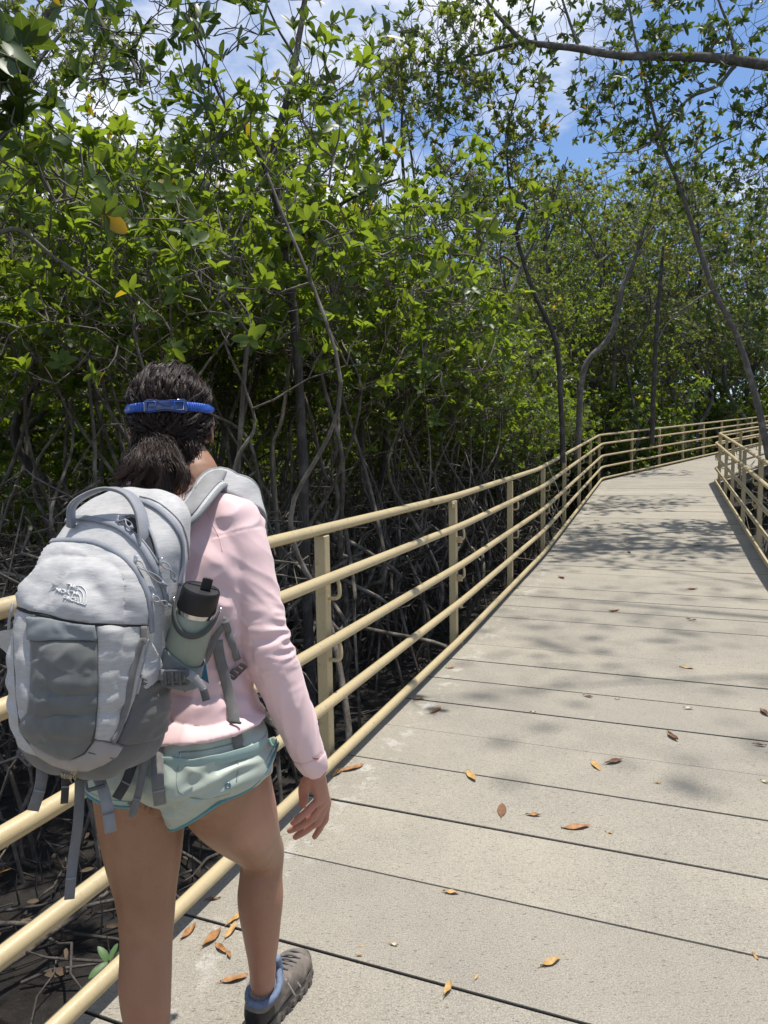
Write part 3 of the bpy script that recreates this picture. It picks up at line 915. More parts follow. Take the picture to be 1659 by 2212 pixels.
# cuff stitching
cring = []
axd = (WR - EL) / np.linalg.norm(WR - EL)
cc = EL * 0.125 + WR * 0.875
n0 = np.cross(axd, UP); n0 /= np.linalg.norm(n0); n1_ = np.cross(axd, n0)
for a in np.linspace(0, 2 * np.pi, 40):
    dd = n0 * math.cos(a) + n1_ * math.sin(a)
    loc, n, i, t = B_shirt.ray_cast(Vector(cc + dd * 0.08), Vector(-dd))
    if loc is not None: cring.append(np.array(loc))
b = MB(); b.tube(cring, 0.0009, 5, cap=False); b.build('seam', M_seam, shirt)

# ---- shorts
so_parts = []
HT = [s for t, s in zip(ts, torso(0.015)) if t < 0.15]
_w = [s for t, s in zip(ts, torso(0.006)) if 0.15 < t < 0.3]
HT += _w
so_parts.append(loft([(c, x * (1.02 if i > 1 else 0.55), y * (1.02 if i > 1 else 0.7)) for i, (c, x, y) in enumerate(HT)][1:], 6, 44))
def short_leg(H, K, cen, xv, yv):
    top = H + UP * 0.05
    m = H * 0.9 + cen * 0.1 
    return [(top, RT * 0.085, FW * 0.10), (m, RT * 0.105 + (xv - RT * (xv @ RT)) * 0.35, FW * 0.118), (H * 0.45 + cen * 0.55, xv * 1.0, yv * 1.02), (cen, xv, yv), (cen - UP * 0.002, xv * 0.965, yv * 0.965)]
cR = HR_ * 0.78 + KR * 0.22 + UP * 0.030 + RT * 0.010 - FW * 0.028
xR = RT * 0.102 + UP * 0.068; yR = FW * 0.113 + UP * 0.020
cL = HL_ * 0.80 + KL * 0.20 + UP * 0.042 - FW * 0.004
xL = RT * 0.112 - UP * 0.016; yL = FW * 0.112 + UP * 0.01
so_parts.append(loft(short_leg(HR_, KR, cR, xR, yR), 6, 36)); so_parts.append(loft(short_leg(HL_, KL, cL, xL, yL), 6, 36))
shorts_me = remeshed('shorts', so_parts, 0.0034, 6, 0.5)
V = getv(shorts_me); Nn = getn(shorts_me)
wob = vnoise(V, 10, 7.7)
xx = (V - PC) @ RT; zz_ = V[:, 2] - PC[2]
sidew = np.clip((xx - 0.06) / 0.1, 0, 1)
hemd = np.minimum(np.abs((V - cR) @ np.cross(xR, yR)) / np.linalg.norm(np.cross(xR, yR)) + 9 * (xx < 0), np.abs((V - cL) @ np.cross(xL, yL)) / np.linalg.norm(np.cross(xL, yL)) + 9 * (xx >= 0))
hk = np.clip((hemd - 0.006) / 0.03, 0, 1)
D = 0.0035 * wob + sidew * 0.0042 * np.sin(zz_ * 170 - xx * 60 + wob * 6) + (1 - sidew) * 0.0022 * np.sin(zz_ * 60 + xx * 75 + wob * 6) + 0.0036 * (np.array([1 - abs(noise.noise(Vector((p[0] * 15 + p[2] * 10, p[1] * 15, p[2] * 30 + p[0] * 12)))) * 2.2 for p in V]) - 0.5)
D *= hk
D -= 0.003 * np.exp(-((xx) / 0.018) ** 2) * np.clip(-zz_ / 0.05, 0, 1)      # seat seam
V = V + Nn * D[:, None]; setv(shorts_me, V)
shorts = link('shorts', shorts_me, M_short, hiker)
B_short = bvh_of(shorts_me)
# keep the skin inside the clothes
Vb = getv(body_me)
for bv_, lo_ in ((B_shirt, None), (B_short, None)):
    for i, p in enumerate(Vb):
        if bv_ is B_shirt:
            h = (p - cut) @ UP
            if h < 0.0: continue
            q_ = (p - WR) @ axd
            if q_ > -0.022 and np.linalg.norm(p - WR) < 0.25 and p[2] < EL[2]: continue
            rel = p - (C7 + FW * 0.02)
            if p[2] > C7[2] - 0.012 and np.linalg.norm(rel[:2]) < 0.075: continue
            if p[2] > C7[2] + 0.03: continue
            if (p - WRl)[2] < 0.03 and np.linalg.norm(p - WRl) < 0.25: continue
        else:
            if p[2] > PC[2] + 0.03 or p[2] < PC[2] - 0.10: continue
            cen, xv, yv = (cR, xR, yR) if (p - PC) @ RT > 0 else (cL, xL, yL)
            nn_ = np.cross(xv, yv); nn_ *= np.sign(nn_[2]); nn_ /= np.linalg.norm(nn_)
            if (p - cen) @ nn_ < 0.012: continue
        loc, n, i_, d_ = bv_.find_nearest(Vector(p))
        n = np.array(n); loc = np.array(loc)
        if d_ < 0.05 and (p - loc) @ n > -0.004: Vb[i] = loc - n * 0.005
setv(body_me, Vb)
for cen, xv, yv in ((cR, xR, yR), (cL, xL, yL)):
    ring = [snap(B_short, cen + xv * 1.04 * math.cos(a) + yv * 1.04 * math.sin(a) + UP * 0.002, 0.0016)[0] for a in np.linspace(0, 2 * np.pi, 60)]
    b = MB(); b.tube(smooth_line(np.array(ring), 2), 0.0026, 8, cap=False); b.build('piping', M_pipe, shorts)
    ring = [snap(B_short, cen + xv * math.cos(a) + yv * math.sin(a) + UP * 0.014, 0.0004)[0] for a in np.linspace(0, 2 * np.pi, 60)]
    b = MB(); b.tube(smooth_line(np.array(ring), 2), 0.0011, 6, cap=False); b.build('piping', M_pipe, shorts)
q2 = lambda x, y: (0.46 * x, 1261 + 0.46 * y)
seam(B_short, [q2(1262, 690), q2(1275, 750), q2(1300, 780), q2(1304, 830), q2(1318, 860)], 0.0024, M_pipe, shorts, 'piping', 0.0008)
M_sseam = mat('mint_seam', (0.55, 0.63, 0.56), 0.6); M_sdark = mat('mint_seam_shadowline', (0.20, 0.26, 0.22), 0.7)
seam(B_short, [q2(848, 800), q2(846, 790), q2(930, 785), q2(1020, 768), q2(1095, 748)], 0.0013, M_sdark, shorts, 'pocket_seam', 0.0002)
seam(B_short, [q2(848, 795), q2(848, 843), q2(930, 843), q2(1030, 822), q2(1115, 790)], 0.0014, M_sseam, shorts, 'pocket_seam', 0.0004)
seam(B_short, [q2(1115, 760), q2(1118, 860), q2(1110, 930)], 0.0009, M_sdark, shorts, 'pocket_seam', 0.0002)
seam(B_short, [q2(838, 850), q2(828, 930), q2(855, 990), q2(960, 1012), q2(1080, 985)], 0.0008, M_sdark, shorts, 'pocket_seam', 0.0)
p, n_ = hit(B_short, *q2(1070, 948), 0.0012)
if p is not None:
    e1 = np.cross(n_, UP); e1 /= np.linalg.norm(e1); e2 = np.cross(n_, e1)
    b = MB(); b.tube([p + e1 * 0.0042 * math.cos(a) + e2 * 0.0042 * math.sin(a) for a in np.linspace(0, 2 * np.pi, 20)], 0.0014, 8, cap=False)
    b.build('eyelet', M_eyelet, shorts)
# drawn waistband
ring = []
for a in np.linspace(0, 2 * np.pi, 60):
    c = sp(0.105)
    ring.append(snap(B_short, c + RT * 0.19 * math.cos(a) + FW * 0.13 * math.sin(a), 0.001)[0])
b = MB(); b.tube(ring, [0.010] * len(ring), 8, cap=False, flat=[0.0008] * len(ring), up=UP * 0 + [p_ - sp(0.1) for p_ in ring]); b.build('waistband', fabric('teal_waistband', (0.30, 0.40, 0.36), (0.26, 0.355, 0.32)), shorts)

# ---------------------------------------------------------------- hair
def hair_material():
    m = bpy.data.materials.new('dark_hair'); m.use_nodes = True
    nt = m.node_tree; b = nt.nodes['Principled BSDF']
    at = nt.nodes.new('ShaderNodeAttribute'); at.attribute_name = 'rnd'
    c = mixc(nt, at.outputs['Fac'], (0.011, 0.0075, 0.006), (0.055, 0.030, 0.020))
    nt.links.new(c, b.inputs['Base Color'])
    b.inputs['Roughness'].default_value = 0.4; b.inputs['Specular IOR Level'].default_value = 0.32
    b.inputs['Sheen Weight'].default_value = 0.0
    return m
M_hair = hair_material()
HB = HC - HF * 0.012 + HU * 0.006      # centre of the hair mass
def hair_r(d):
    """radius of the hair surface along unit direction (right, front, up)"""
    x, y, z = d
    ax, ay, az = 0.0785, 0.0945, 0.107
    r = 1 / math.sqrt((x / ax) ** 2 + (y / ay) ** 2 + (z / az) ** 2)
    h = z * r
    r -= 0.0055 * math.exp(-((h - 0.012) / 0.012) ** 2)        # pressed in by the strap
    r += 0.004 * math.exp(-((h - 0.045) / 0.022) ** 2)
    if h < -0.04: r -= min(0.02, (-0.04 - h) * 0.25)
    return r
def hp(d, lift=0.0):
    d = np.asarray(d, float); d = d / np.linalg.norm(d)
    r = hair_r(d) + lift
    return HB + (HR * d[0] + HF * d[1] + HU * d[2]) * r
# cap under the strands: only where hair grows
capV, capF, idx = [], [], {}
nA, nB = 64, 40
def grows(th, ph):
    y = math.cos(ph) * math.cos(th); z = math.sin(ph)
    return z > (0.62 * y + 0.02 if y > 0 else -0.86)
for j in range(nB + 1):
    ph = -math.pi / 2 * 0.98 + (math.pi * 0.98) * j / nB
    for i in range(nA):
        th = 2 * math.pi * i / nA
        capV.append(hp((math.cos(ph) * math.sin(th), math.cos(ph) * math.cos(th), math.sin(ph)), -0.003))
for j in range(nB):
    for i in range(nA):
        ph = -math.pi / 2 * 0.98 + (math.pi * 0.98) * (j + 0.5) / nB; th = 2 * math.pi * (i + 0.5) / nA
        if grows(th, ph):
            capF.append((j * nA + i, j * nA + (i + 1) % nA, (j + 1) * nA + (i + 1) % nA, (j + 1) * nA + i))
TIE_D = np.array([-0.20, -0.93, -0.40]); TIE_D /= np.linalg.norm(TIE_D)
TIE = hp(TIE_D, 0.004)
curves, rnds = [], []
rr_ = random.Random(5)
def strand(pts, r0, r1=None):
    pts = np.asarray(pts)
    n = len(pts); r = np.linspace(r0, r0 * 0.45 if r1 is None else r1, n)
    curves.append((pts, r)); rnds.append(rr_.random() ** 2)
def lock(make, count, spread, r):
    for _ in range(count): strand(make(rr_), r)
for i in range(300):                       # locks over the skull, combed to the tie
    # root direction
    while True:
        th = rr_.uniform(-math.pi, math.pi); z = rr_.uniform(-0.75, 0.995); ph = math.asin(z)
        if grows(th, ph) and rr_.random() < (1.0 if abs(th) > 1.0 or z > 0.8 else 0.5): break
    d0 = np.array([math.cos(ph) * math.sin(th), math.cos(ph) * math.cos(th), math.sin(ph)])
    side = d0[0]
    Ln = rr_.uniform(0.5, 1.0)
    w0, w1, fr = rr_.uniform(0, 6.28), rr_.uniform(0.03, 0.085), rr_.uniform(6, 13)
    lift0 = rr_.uniform(-0.003, 0.007)
    n = 18
    dirs = []
    for k in range(n):
        t = k / (n - 1) * Ln
        # fall downwards first, then gather
        tgt = TIE_D
        om = math.acos(max(-1, min(1, float(d0 @ tgt))))
        if om < 1e-3: q = d0
        else: q = (math.sin((1 - t) * om) * d0 + math.sin(t * om) * tgt) / math.sin(om)
        sag = 0.35 * math.sin(math.pi * t) * (1 if abs(side) > 0.1 else 0.3)
        q = q + np.array([0.35 * side * math.sin(math.pi * t), 0, -sag * 0.25])
        perp = np.cross(q, tgt - d0); perp /= np.linalg.norm(perp) + 1e-9
        q = q + perp * w1 * math.sin(w0 + fr * t)
        dirs.append(q)
    for s in range(22):
        o = np.array([rr_.gauss(0, 0.017), rr_.gauss(0, 0.017), rr_.gauss(0, 0.017)])
        l2 = rr_.uniform(-0.003, 0.003); wv = rr_.uniform(0.0, 0.012); w3 = rr_.uniform(0, 6)
        pts = [hp(q + o * (1 - 0.5 * k / n) + wv * math.sin(k * 0.9 + w3) * np.array([0.5, 0.2, 0.6]), max(-0.003, lift0 + l2 + 0.0042 * math.sin(w0 + fr * k / n * 1.0))) for k, q in enumerate(dirs)]
        strand(pts, rr_.uniform(0.0004, 0.0008))
V1, F1 = tubes_np(curves, 4)
rn = np.concatenate([np.full(len(c[0]) * 4, r) for c, r in zip(curves, rnds)])
V0 = np.array(capV); nb_ = len(V0)
hair_me = npmesh('hair', np.vstack([V0, V1]), np.vstack([np.array(capF), F1 + nb_]), attrs={'rnd': np.concatenate([np.zeros(nb_), rn])})
hair = link('hair', hair_me, M_hair, hiker)
# ponytail
curves, rnds = [], []
q4 = lambda x, y: (225.6 + 0.208 * x, 763 + 0.208 * y)
HBk = -HF
core = remeshed('core', [limb([TIE - HU * 0.03 - HBk * 0.01, TIE + HBk * 0.006 - HU * 0.05, P(*q4(500, 1270), 1.345), P(*q4(560, 1430), 1.34)], [0.010, 0.018, (0.045, 0.018), (0.04, 0.018)], 5, 20)], 0.004, 4)
for i in range(420):
    a = rr_.uniform(-1, 1); bq = rr_.uniform(-1, 1)
    ex = 480 + a * 430 + rr_.gauss(0, 25); ey = 1390 + 120 * math.cos(a * 1.5) + rr_.gauss(0, 55) + (40 if a > 0 else -30)
    Ln = rr_.uniform(0.45, 1.0)
    E_ = P(*q4(ex, ey), 1.335 + bq * 0.035)
    M_ = TIE + (HBk * 0.016 - HU * 0.026) * rr_.uniform(0.6, 1.4) + HR * a * 0.020
    M2 = P(*q4(500 + a * 330, 1160 + rr_.gauss(0, 40) + 60 * abs(a)), 1.325 + bq * 0.025)
    base = catmull([TIE + HR * rr_.gauss(0, 0.006) + HU * (rr_.gauss(0, 0.004) - 0.006), M_, M2, E_], 7)
    n = max(8, int(len(base) * Ln)); base = base[:n]
    fr = rr_.uniform(2.0, 4.6); am = rr_.uniform(0.004, 0.012); p0 = rr_.uniform(0, 6.28)
    tq = np.linspace(0, Ln, n); env = np.clip(tq * 3, 0, 1)[:, None]
    # small lock of three hairs sharing one curl
    for s in range(9):
        o = np.array([rr_.gauss(0, 0.0028) for _ in range(3)])
        pts = base + o * env + (HR[None, :] * np.sin(tq * fr * 4 + p0)[:, None] + HU[None, :] * 0.6 * np.cos(tq * fr * 4 + p0)[:, None] + HBk[None, :] * np.cos(tq * fr * 3.1 + p0)[:, None] * 0.8) * am * env
        strand(pts, rr_.uniform(0.0004, 0.00085))
for i in range(150):                        # loose curls over the nape
    x0 = rr_.uniform(-0.75, 0.8)
    d0 = np.array([x0, -math.sqrt(max(0.05, 0.80 - x0 * x0)), rr_.uniform(-0.62, -0.35)])
    S_ = hp(d0, 0.0)
    E_ = P(*q4(500 + x0 * 480 + rr_.gauss(0, 30), rr_.uniform(1180, 1440)), 1.375)
    base = catmull([S_, S_ * 0.6 + E_ * 0.4 + HBk * 0.012, E_], 8)
    n = len(base); tq = np.linspace(0, 1, n); p0 = rr_.uniform(0, 6.28); fr = rr_.uniform(6, 16); am = rr_.uniform(0.003, 0.008); env = np.clip(tq * 3, 0, 1)[:, None]
    for s in range(5):
        o = np.array([rr_.gauss(0, 0.003) for _ in range(3)])
        strand(base + o * env + (HR[None, :] * np.sin(tq * fr + p0)[:, None] + HBk[None, :] * np.cos(tq * fr + p0)[:, None]) * am * env, rr_.uniform(0.0006, 0.0011))
for i in range(320):                        # flyaway hairs
    th = rr_.uniform(1.3, 4.98); ph = rr_.uniform(-0.5, 1.2)
    d0 = np.array([math.cos(ph) * math.sin(th), math.cos(ph) * math.cos(th), math.sin(ph)])
    dn = d0 + np.array([rr_.gauss(0, .25), rr_.gauss(0, .25), -0.25])
    pts = [hp(d0 * (1 - t) + dn * t, 0.003 + rr_.uniform(0.002, 0.020) * t + 0.003 * math.sin(t * 9 + i)) for t in np.linspace(0, 1, 9)]
    strand(pts, 0.00045)
V1, F1 = tubes_np(curves, 4)
rn = np.concatenate([np.full(len(c[0]) * 4, min(1, r * 1.5 + 0.1)) for c, r in zip(curves, rnds)])
pony = npmesh('ponytail', V1, F1, attrs={'rnd': rn})
pony_o = link('ponytail', pony, M_hair, hiker)
link('ponytail_core', core, mat('hair_core', (0.008, 0.006, 0.006), 0.7), pony_o)

# ---------------------------------------------------------------- blue head strap
M_blue = mat('blue_silicone', (0.022, 0.10, 0.50), 0.28, coat=0.3, trans=0.15)
M_bluedark = mat('blue_buckle', (0.010, 0.030, 0.13), 0.15, coat=0.5, trans=0.2)
M_clear = mat('grey_band', (0.16, 0.18, 0.22), 0.35)
def band_pt(th, h, lift):
    d = np.array([math.sin(th), math.cos(th), 0.0])
    q = HB + HU * h
    r = 1 / math.sqrt((d[0] / 0.0765) ** 2 + (d[1] / 0.093) ** 2) + lift
    return q + HR * d[0] * r + HF * d[1] * r
strap = None
b = MB()
pts = [band_pt(t, 0.012, 0.0035) for t in np.linspace(0, 2 * np.pi, 72)]
b.tube(pts, 0.0100, 8, cap=False, flat=0.0016, up=[p - HB for p in pts]); strap = b.build('goggle_strap', M_clear, hiker)
for sg in (-1, 1):
    b = MB()
    ths = np.linspace(math.pi - sg * 0.28, math.pi - sg * 1.38, 16)
    pts = [band_pt(t, 0.012, 0.0085 + 0.004 * (i / 15) ** 2) for i, t in enumerate(ths)]
    wdt = [0.0094] * 11 + [0.0090, 0.0078, 0.0060, 0.0036, 0.0010]
    b.tube(pts, wdt, 8, flat=0.0019, up=[p - HB for p in pts])
    tab = b.build('strap_tab', M_blue, strap)
    for k in range(9):                      # moulded ribs
        t = math.pi - sg * (0.42 + 0.055 * k)
        p0, p1 = band_pt(t, 0.0045, 0.0112), band_pt(t, 0.0195, 0.0112)
        b = MB(); b.tube([p0, p1], 0.0011, 6); b.build('rib', M_blue, tab)
b = MB()
ths = np.linspace(math.pi - 0.40, math.pi + 0.40, 15)
pts = [band_pt(t, 0.012, 0.0095) for t in ths]
b.tube(pts, [0.0120, 0.0138, 0.0140, 0.0135, 0.0128, 0.0118, 0.0114, 0.0112, 0.0114, 0.0118, 0.0128, 0.0135, 0.0140, 0.0138, 0.0120], 10, flat=0.0036, up=[p - HB for p in pts])
buck = b.build('buckle', M_bluedark, strap)
for sg in (-1, 1):
    b = MB()
    t0, t1 = math.pi - sg * 0.17, math.pi - sg * 0.33
    loop = [band_pt(t0, 0.004, 0.014), band_pt(t1, 0.004, 0.014), band_pt(t1, 0.020, 0.014), band_pt(t0, 0.020, 0.014), band_pt(t0, 0.004, 0.014)]
    b.tube(loop, 0.0013, 6); b.build('buckle_loop', M_blue, strap)
# ------------------------------------------------------------------ backpack
PKU = UP * 0.985 + FW * 0.165 + RT * 0.035; PKU /= np.linalg.norm(PKU)
PKO = -FW - PKU * (-FW @ PKU); PKO /= np.linalg.norm(PKO)      # outwards, away from the back
PKR = np.cross(PKU, PKO) ; PKR *= np.sign(PKR @ RT)
PK0 = sp(0.13) - FW * 0.118 - RT * 0.013 + UP * 0.0
def pk(x, y, z): return PK0 + PKR * x + PKO * y + PKU * z

def heather(name, c1, c2, weave=0.35):
    m = bpy.data.materials.new(name); m.use_nodes = True
    nt = m.node_tree; b = nt.nodes['Principled BSDF']
    vec = nt.nodes.new('ShaderNodeTexCoord').outputs['Object']
    mp = nt.nodes.new('ShaderNodeMapping'); mp.inputs['Scale'].default_value = (60, 60, 420)
    nt.links.new(vec, mp.inputs['Vector'])
    st = nz(nt, mp.outputs['Vector'], 1.0, 3, 0.3, 0.7, 0.6)
    base = mixc(nt, st, c1, c2)
    base = mixc(nt, math_(nt, 'MULTIPLY', nz(nt, vec, 14, 4, 0.55, 0.8), 0.18), base, (0.30, 0.27, 0.24))
    nt.links.new(base, b.inputs['Base Color'])
    b.inputs['Roughness'].default_value = 0.7; b.inputs['Sheen Weight'].default_value = 0.15; b.inputs['Specular IOR Level'].default_value = 0.35
    h = math_(nt, 'ADD', nz(nt, vec, 700, 2, 0.2, 0.8), math_(nt, 'MULTIPLY', st, 0.6))
    nt.links.new(bumpn(nt, h, weave, 0.0007), b.inputs['Normal'])
    return m
M_pack = heather('heather_grey', (0.475, 0.465, 0.45), (0.37, 0.363, 0.353))
M_pack2 = heather('heather_grey_panel', (0.45, 0.435, 0.415), (0.355, 0.345, 0.33))
M_zip = fabric('zip_tape', (0.235, 0.246, 0.272), (0.20, 0.209, 0.232), 0.6, 700, 0.5, 60)
M_meshp = fabric('stretch_mesh', (0.142, 0.143, 0.131), (0.112, 0.114, 0.105), 0.7, 600, 0.6, 30)
M_bind = fabric('mesh_binding', (0.20, 0.215, 0.215), (0.165, 0.175, 0.178), 0.7, 700, 0.5, 30)
M_side = fabric('dark_grey_nylon', (0.122, 0.118, 0.108), (0.095, 0.092, 0.085), 0.65, 800, 0.3, 20)
M_base = fabric('tan_grey_base', (0.34, 0.295, 0.26), (0.29, 0.255, 0.225), 0.75, 700, 0.4, 30)
M_web = fabric('grey_webbing', (0.172, 0.162, 0.151), (0.135, 0.127, 0.119), 0.7, 500, 0.6, 60)
M_webl = fabric('pale_webbing', (0.25, 0.245, 0.24), (0.20, 0.20, 0.195), 0.7, 500, 0.6, 60)
M_webd = fabric('dark_webbing', (0.045, 0.045, 0.048), (0.03, 0.03, 0.033), 0.7, 500, 0.6, 60)
M_plast = mat('buckle_plastic', (0.075, 0.075, 0.078), 0.4)
M_metal = mat('zip_pull_metal', (0.55, 0.53, 0.50), 0.3, metal=1.0)
M_cord = mat('grey_cord', (0.28, 0.28, 0.29), 0.7)
M_thread = mat('white_thread', (0.60, 0.60, 0.59), 0.6)
M_dark = mat('opening_dark', (0.035, 0.037, 0.04), 0.8)
M_void = mat('flap_shadow_and_slot', (0.02, 0.02, 0.02), 0.9)

backpack = empty('backpack', PK0, 'light grey hiking backpack with dark mesh front and dangling straps on the hiker\'s back', 'backpack')
prof = [(-0.006, 0.045, 0.070, 0.055), (0.004, 0.082, 0.14, 0.01), (0.035, 0.105, 0.178, 0), (0.09, 0.112, 0.196, 0), (0.16, 0.117, 0.202, 0), (0.24, 0.121, 0.194, 0), (0.30, 0.124, 0.172, 0), (0.355, 0.124, 0.140, 0),
        (0.40, 0.115, 0.105, 0), (0.434, 0.098, 0.074, 0), (0.454, 0.070, 0.05, 0.004), (0.463, 0.03, 0.024, 0.012)]
secs = []
for z, w_, dd, y0 in prof:
    secs.append((pk(0, y0 + dd / 2, z), PKR * w_, PKO * dd / 2))
pack_me = remeshed('pack_body', [loft(secs, 6, 64, 0.72)], 0.0040, 5)
V = getv(pack_me); Nn = getn(pack_me)
def loc_(V):
    d = V - PK0
    return d @ PKR, d @ PKO, d @ PKU
x, y, z = loc_(V)
se = (np.abs(x) / 0.100) ** 4 + (np.abs(z - 0.155) / 0.175) ** 4
k = np.clip((1.15 - se) / 0.5, 0, 1); k = k * k * (3 - 2 * k) * np.clip((Nn @ PKO) / 0.25, 0, 1)
D = 0.012 * k
wob = vnoise(V, 9, 2.2); wob2 = vnoise(V, 22, 5.5)
wob3 = vnoise(V * [1, 1, 1.0], 48, 3.3)
D += 0.0060 * wob + 0.0030 * wob2 + 0.0011 * wob3
front = np.clip(Nn @ PKO, 0, 1)
D += front * 0.0042 * np.sin((z * 1.0 + x * 0.55) * 88 + wob * 5) * np.clip(1 - np.abs(z - 0.28) / 0.08, 0, 1)
D += front * 0.0030 * np.sin(z * 150 + x * 22 + wob * 6) * np.clip(1 - np.abs(z - 0.10) / 0.12, 0, 1)
V = V + Nn * D[:, None]
setv(pack_me, V)
C_ = np.array([p.center[:] for p in pack_me.polygons]); x, y, z = loc_(C_)
mi = ((z < 0.028 + 0.10 * np.clip(0.14 - y, 0, 0.2)) | ((x > 0.045) & (z < 0.15)) | ((x > 0.098) & (z < 0.165))).astype(np.int32)
pack_me.polygons.foreach_set('material_index', mi)
pack_body = link('pack_body', pack_me, [M_pack, M_side], backpack)
BP = bvh_of(pack_me)

qA = lambda x, y: (0.288 * x, 1035 + 0.288 * y)
qB = lambda x, y: (0.32 * x, 1360.4 + 0.32 * y)
q3 = lambda x, y: (318.5 + 0.195 * x, 1227.7 + 0.195 * y)

def hits(bv, u, v, off):
    p, n = hit(bv, u, v, off)
    if p is None:
        d = ray(u, v); g = CAM + d * 1.06
        p, n = snap(bv, g, off)
    return p, n
def patch(bv, poly, m, name, parent, off=0.003, step=5.0, puff=0.0, closed_smooth=True, depth=0.004):
    """a sewn-on panel: fine sheet draped on the surface, with a real edge"""
    bpts = []
    P_ = [np.array(p, float) for p in poly]
    for a, b in zip(P_, P_[1:] + P_[:1]):
        n = max(1, int(np.linalg.norm(b - a) / step))
        for i in range(n): bpts.append(a + (b - a) * i / n)
    nb = len(bpts)
    xs = [p[0] for p in bpts]; ys = [p[1] for p in bpts]
    inner = []
    BA = np.array(bpts)
    for gx in np.arange(min(xs), max(xs), step):
        for gy in np.arange(min(ys), max(ys), step):
            g = np.array([gx, gy])
            if np.min(((BA - g) ** 2).sum(1)) < (0.5 * step) ** 2: continue
            inner.append(g)
    allp = [Vector(p) for p in bpts + inner]
    edges = [(i, (i + 1) % nb) for i in range(nb)]
    co, ed, fa, *_ = delaunay_2d_cdt(allp, edges, [], 1, 1e-4)
    top, bot = [], []
    for c in co:
        p, n = hits(bv, c[0], c[1], 0)
        dmin = math.sqrt(np.min(((BA - np.array(c[:])) ** 2).sum(1)))
        o = off + puff * min(1, dmin / 22.0) ** 0.6 + min(1, dmin / 14.0) * (0.0030 * noise.noise(Vector(p * 26)) + 0.0024 * (0.5 - abs(noise.noise(Vector((p[0] * 20 + p[2] * 8, p[1] * 20 + 3.3, p[2] * 42)))) * 2) * (puff > 0) + 0.0010 * noise.noise(Vector(p * 75)))
        top.append(p + n * o); bot.append(p - n * depth)
    nv = len(co)
    F = []
    def orient(f):
        a, b_, c = (top[i] for i in f[:3])
        nn = np.cross(b_ - a, c - a)
        return tuple(f) if nn @ (CAM - a) > 0 else tuple(reversed(f))
    cnt = {}
    for f in fa:
        g = orient(list(f)); F.append(g); 
        for i in range(len(g)):
            e = (g[i], g[(i + 1) % len(g)]); cnt[e] = cnt.get(e, 0) + 1
    for (a, b_) in list(cnt):
        if (b_, a) not in cnt:
            F.append((a, a + nv, b_ + nv, b_))
    me = bpy.data.meshes.new(name); me.from_pydata([tuple(p) for p in top + bot], [], F); me.update()
    me.set_sharp_from_angle(angle=math.radians(55)) if False else None
    return link(name, me, m, parent)

def ribbon_on(bv, pts, wpx, m, name, parent, off=0.003, th=0.0015, n=6, d0=1.05):
    p, q = line_on(bv, pts, n, off)
    if len(p) < 3: return None
    p = smooth_line(p, 2)
    b = MB(); b.tube(p, wpx * 0.5 * d0 * 1.02 / FPX, 8, flat=th, up=q)
    return b.build(name, m, parent)

# the upper front pocket with its arched zip
front = patch(BP, [qA(*p) for p in [(97, 925), (120, 810), (160, 700), (228, 572), (330, 505), (450, 482), (560, 478), (650, 485), (760, 510), (850, 552), (960, 630), (1040, 740), (1085, 870), (1105, 1000), (1100, 1092), (900, 1092), (690, 1080), (500, 1050), (250, 992), (130, 945)]], M_pack, 'front_pocket', backpack, 0.005, 4.5, 0.004)
ribbon_on(BP, [qA(*p) for p in [(105, 900), (150, 715), (225, 568), (330, 497), (450, 474), (650, 476), (760, 500), (850, 540), (965, 622), (1048, 738), (1095, 870), (1115, 1000), (1122, 1150)]], 13, M_zip, 'zip', backpack, 0.006)
ribbon_on(BP, [qA(*p) for p in [(330, 460), (400, 380), (470, 330), (560, 300), (700, 308), (870, 352), (1000, 440), (1090, 540), (1160, 680), (1215, 800), (1240, 930)]], 15, M_zip, 'zip', backpack, 0.004)
patch(BP, [qA(*p) for p in [(925, 310), (990, 288), (1060, 312), (1112, 385), (1150, 480), (1172, 610), (1130, 540), (1075, 465), (1005, 400)]], M_dark, 'open_compartment', backpack, 0.0012, 4)  # dark patch laid on the surface where the zip gapes open
for pts, r in (([(925, 305), (985, 283), (1065, 305), (1122, 385), (1160, 480), (1190, 620)], 0.0022), ([(905, 330), (1000, 400), (1075, 470), (1135, 550), (1180, 640)], 0.0018)):
    s_ = seam(BP, [qA(*p) for p in pts], r, M_zip, backpack, 'zip_teeth', 0.004)
ribbon_on(BP, [qA(*p) for p in [(1040, 160), (1120, 190), (1205, 240), (1290, 325), (1345, 420), (1368, 520), (1362, 660), (1335, 800)]], 13, M_zip, 'zip', backpack, 0.003)
seam(BP, [qA(*p) for p in [(1050, 130), (1160, 160), (1270, 235), (1360, 335), (1405, 470), (1412, 600), (1400, 740)]], 0.0016, M_pack2, backpack, 'seam', 0.001)
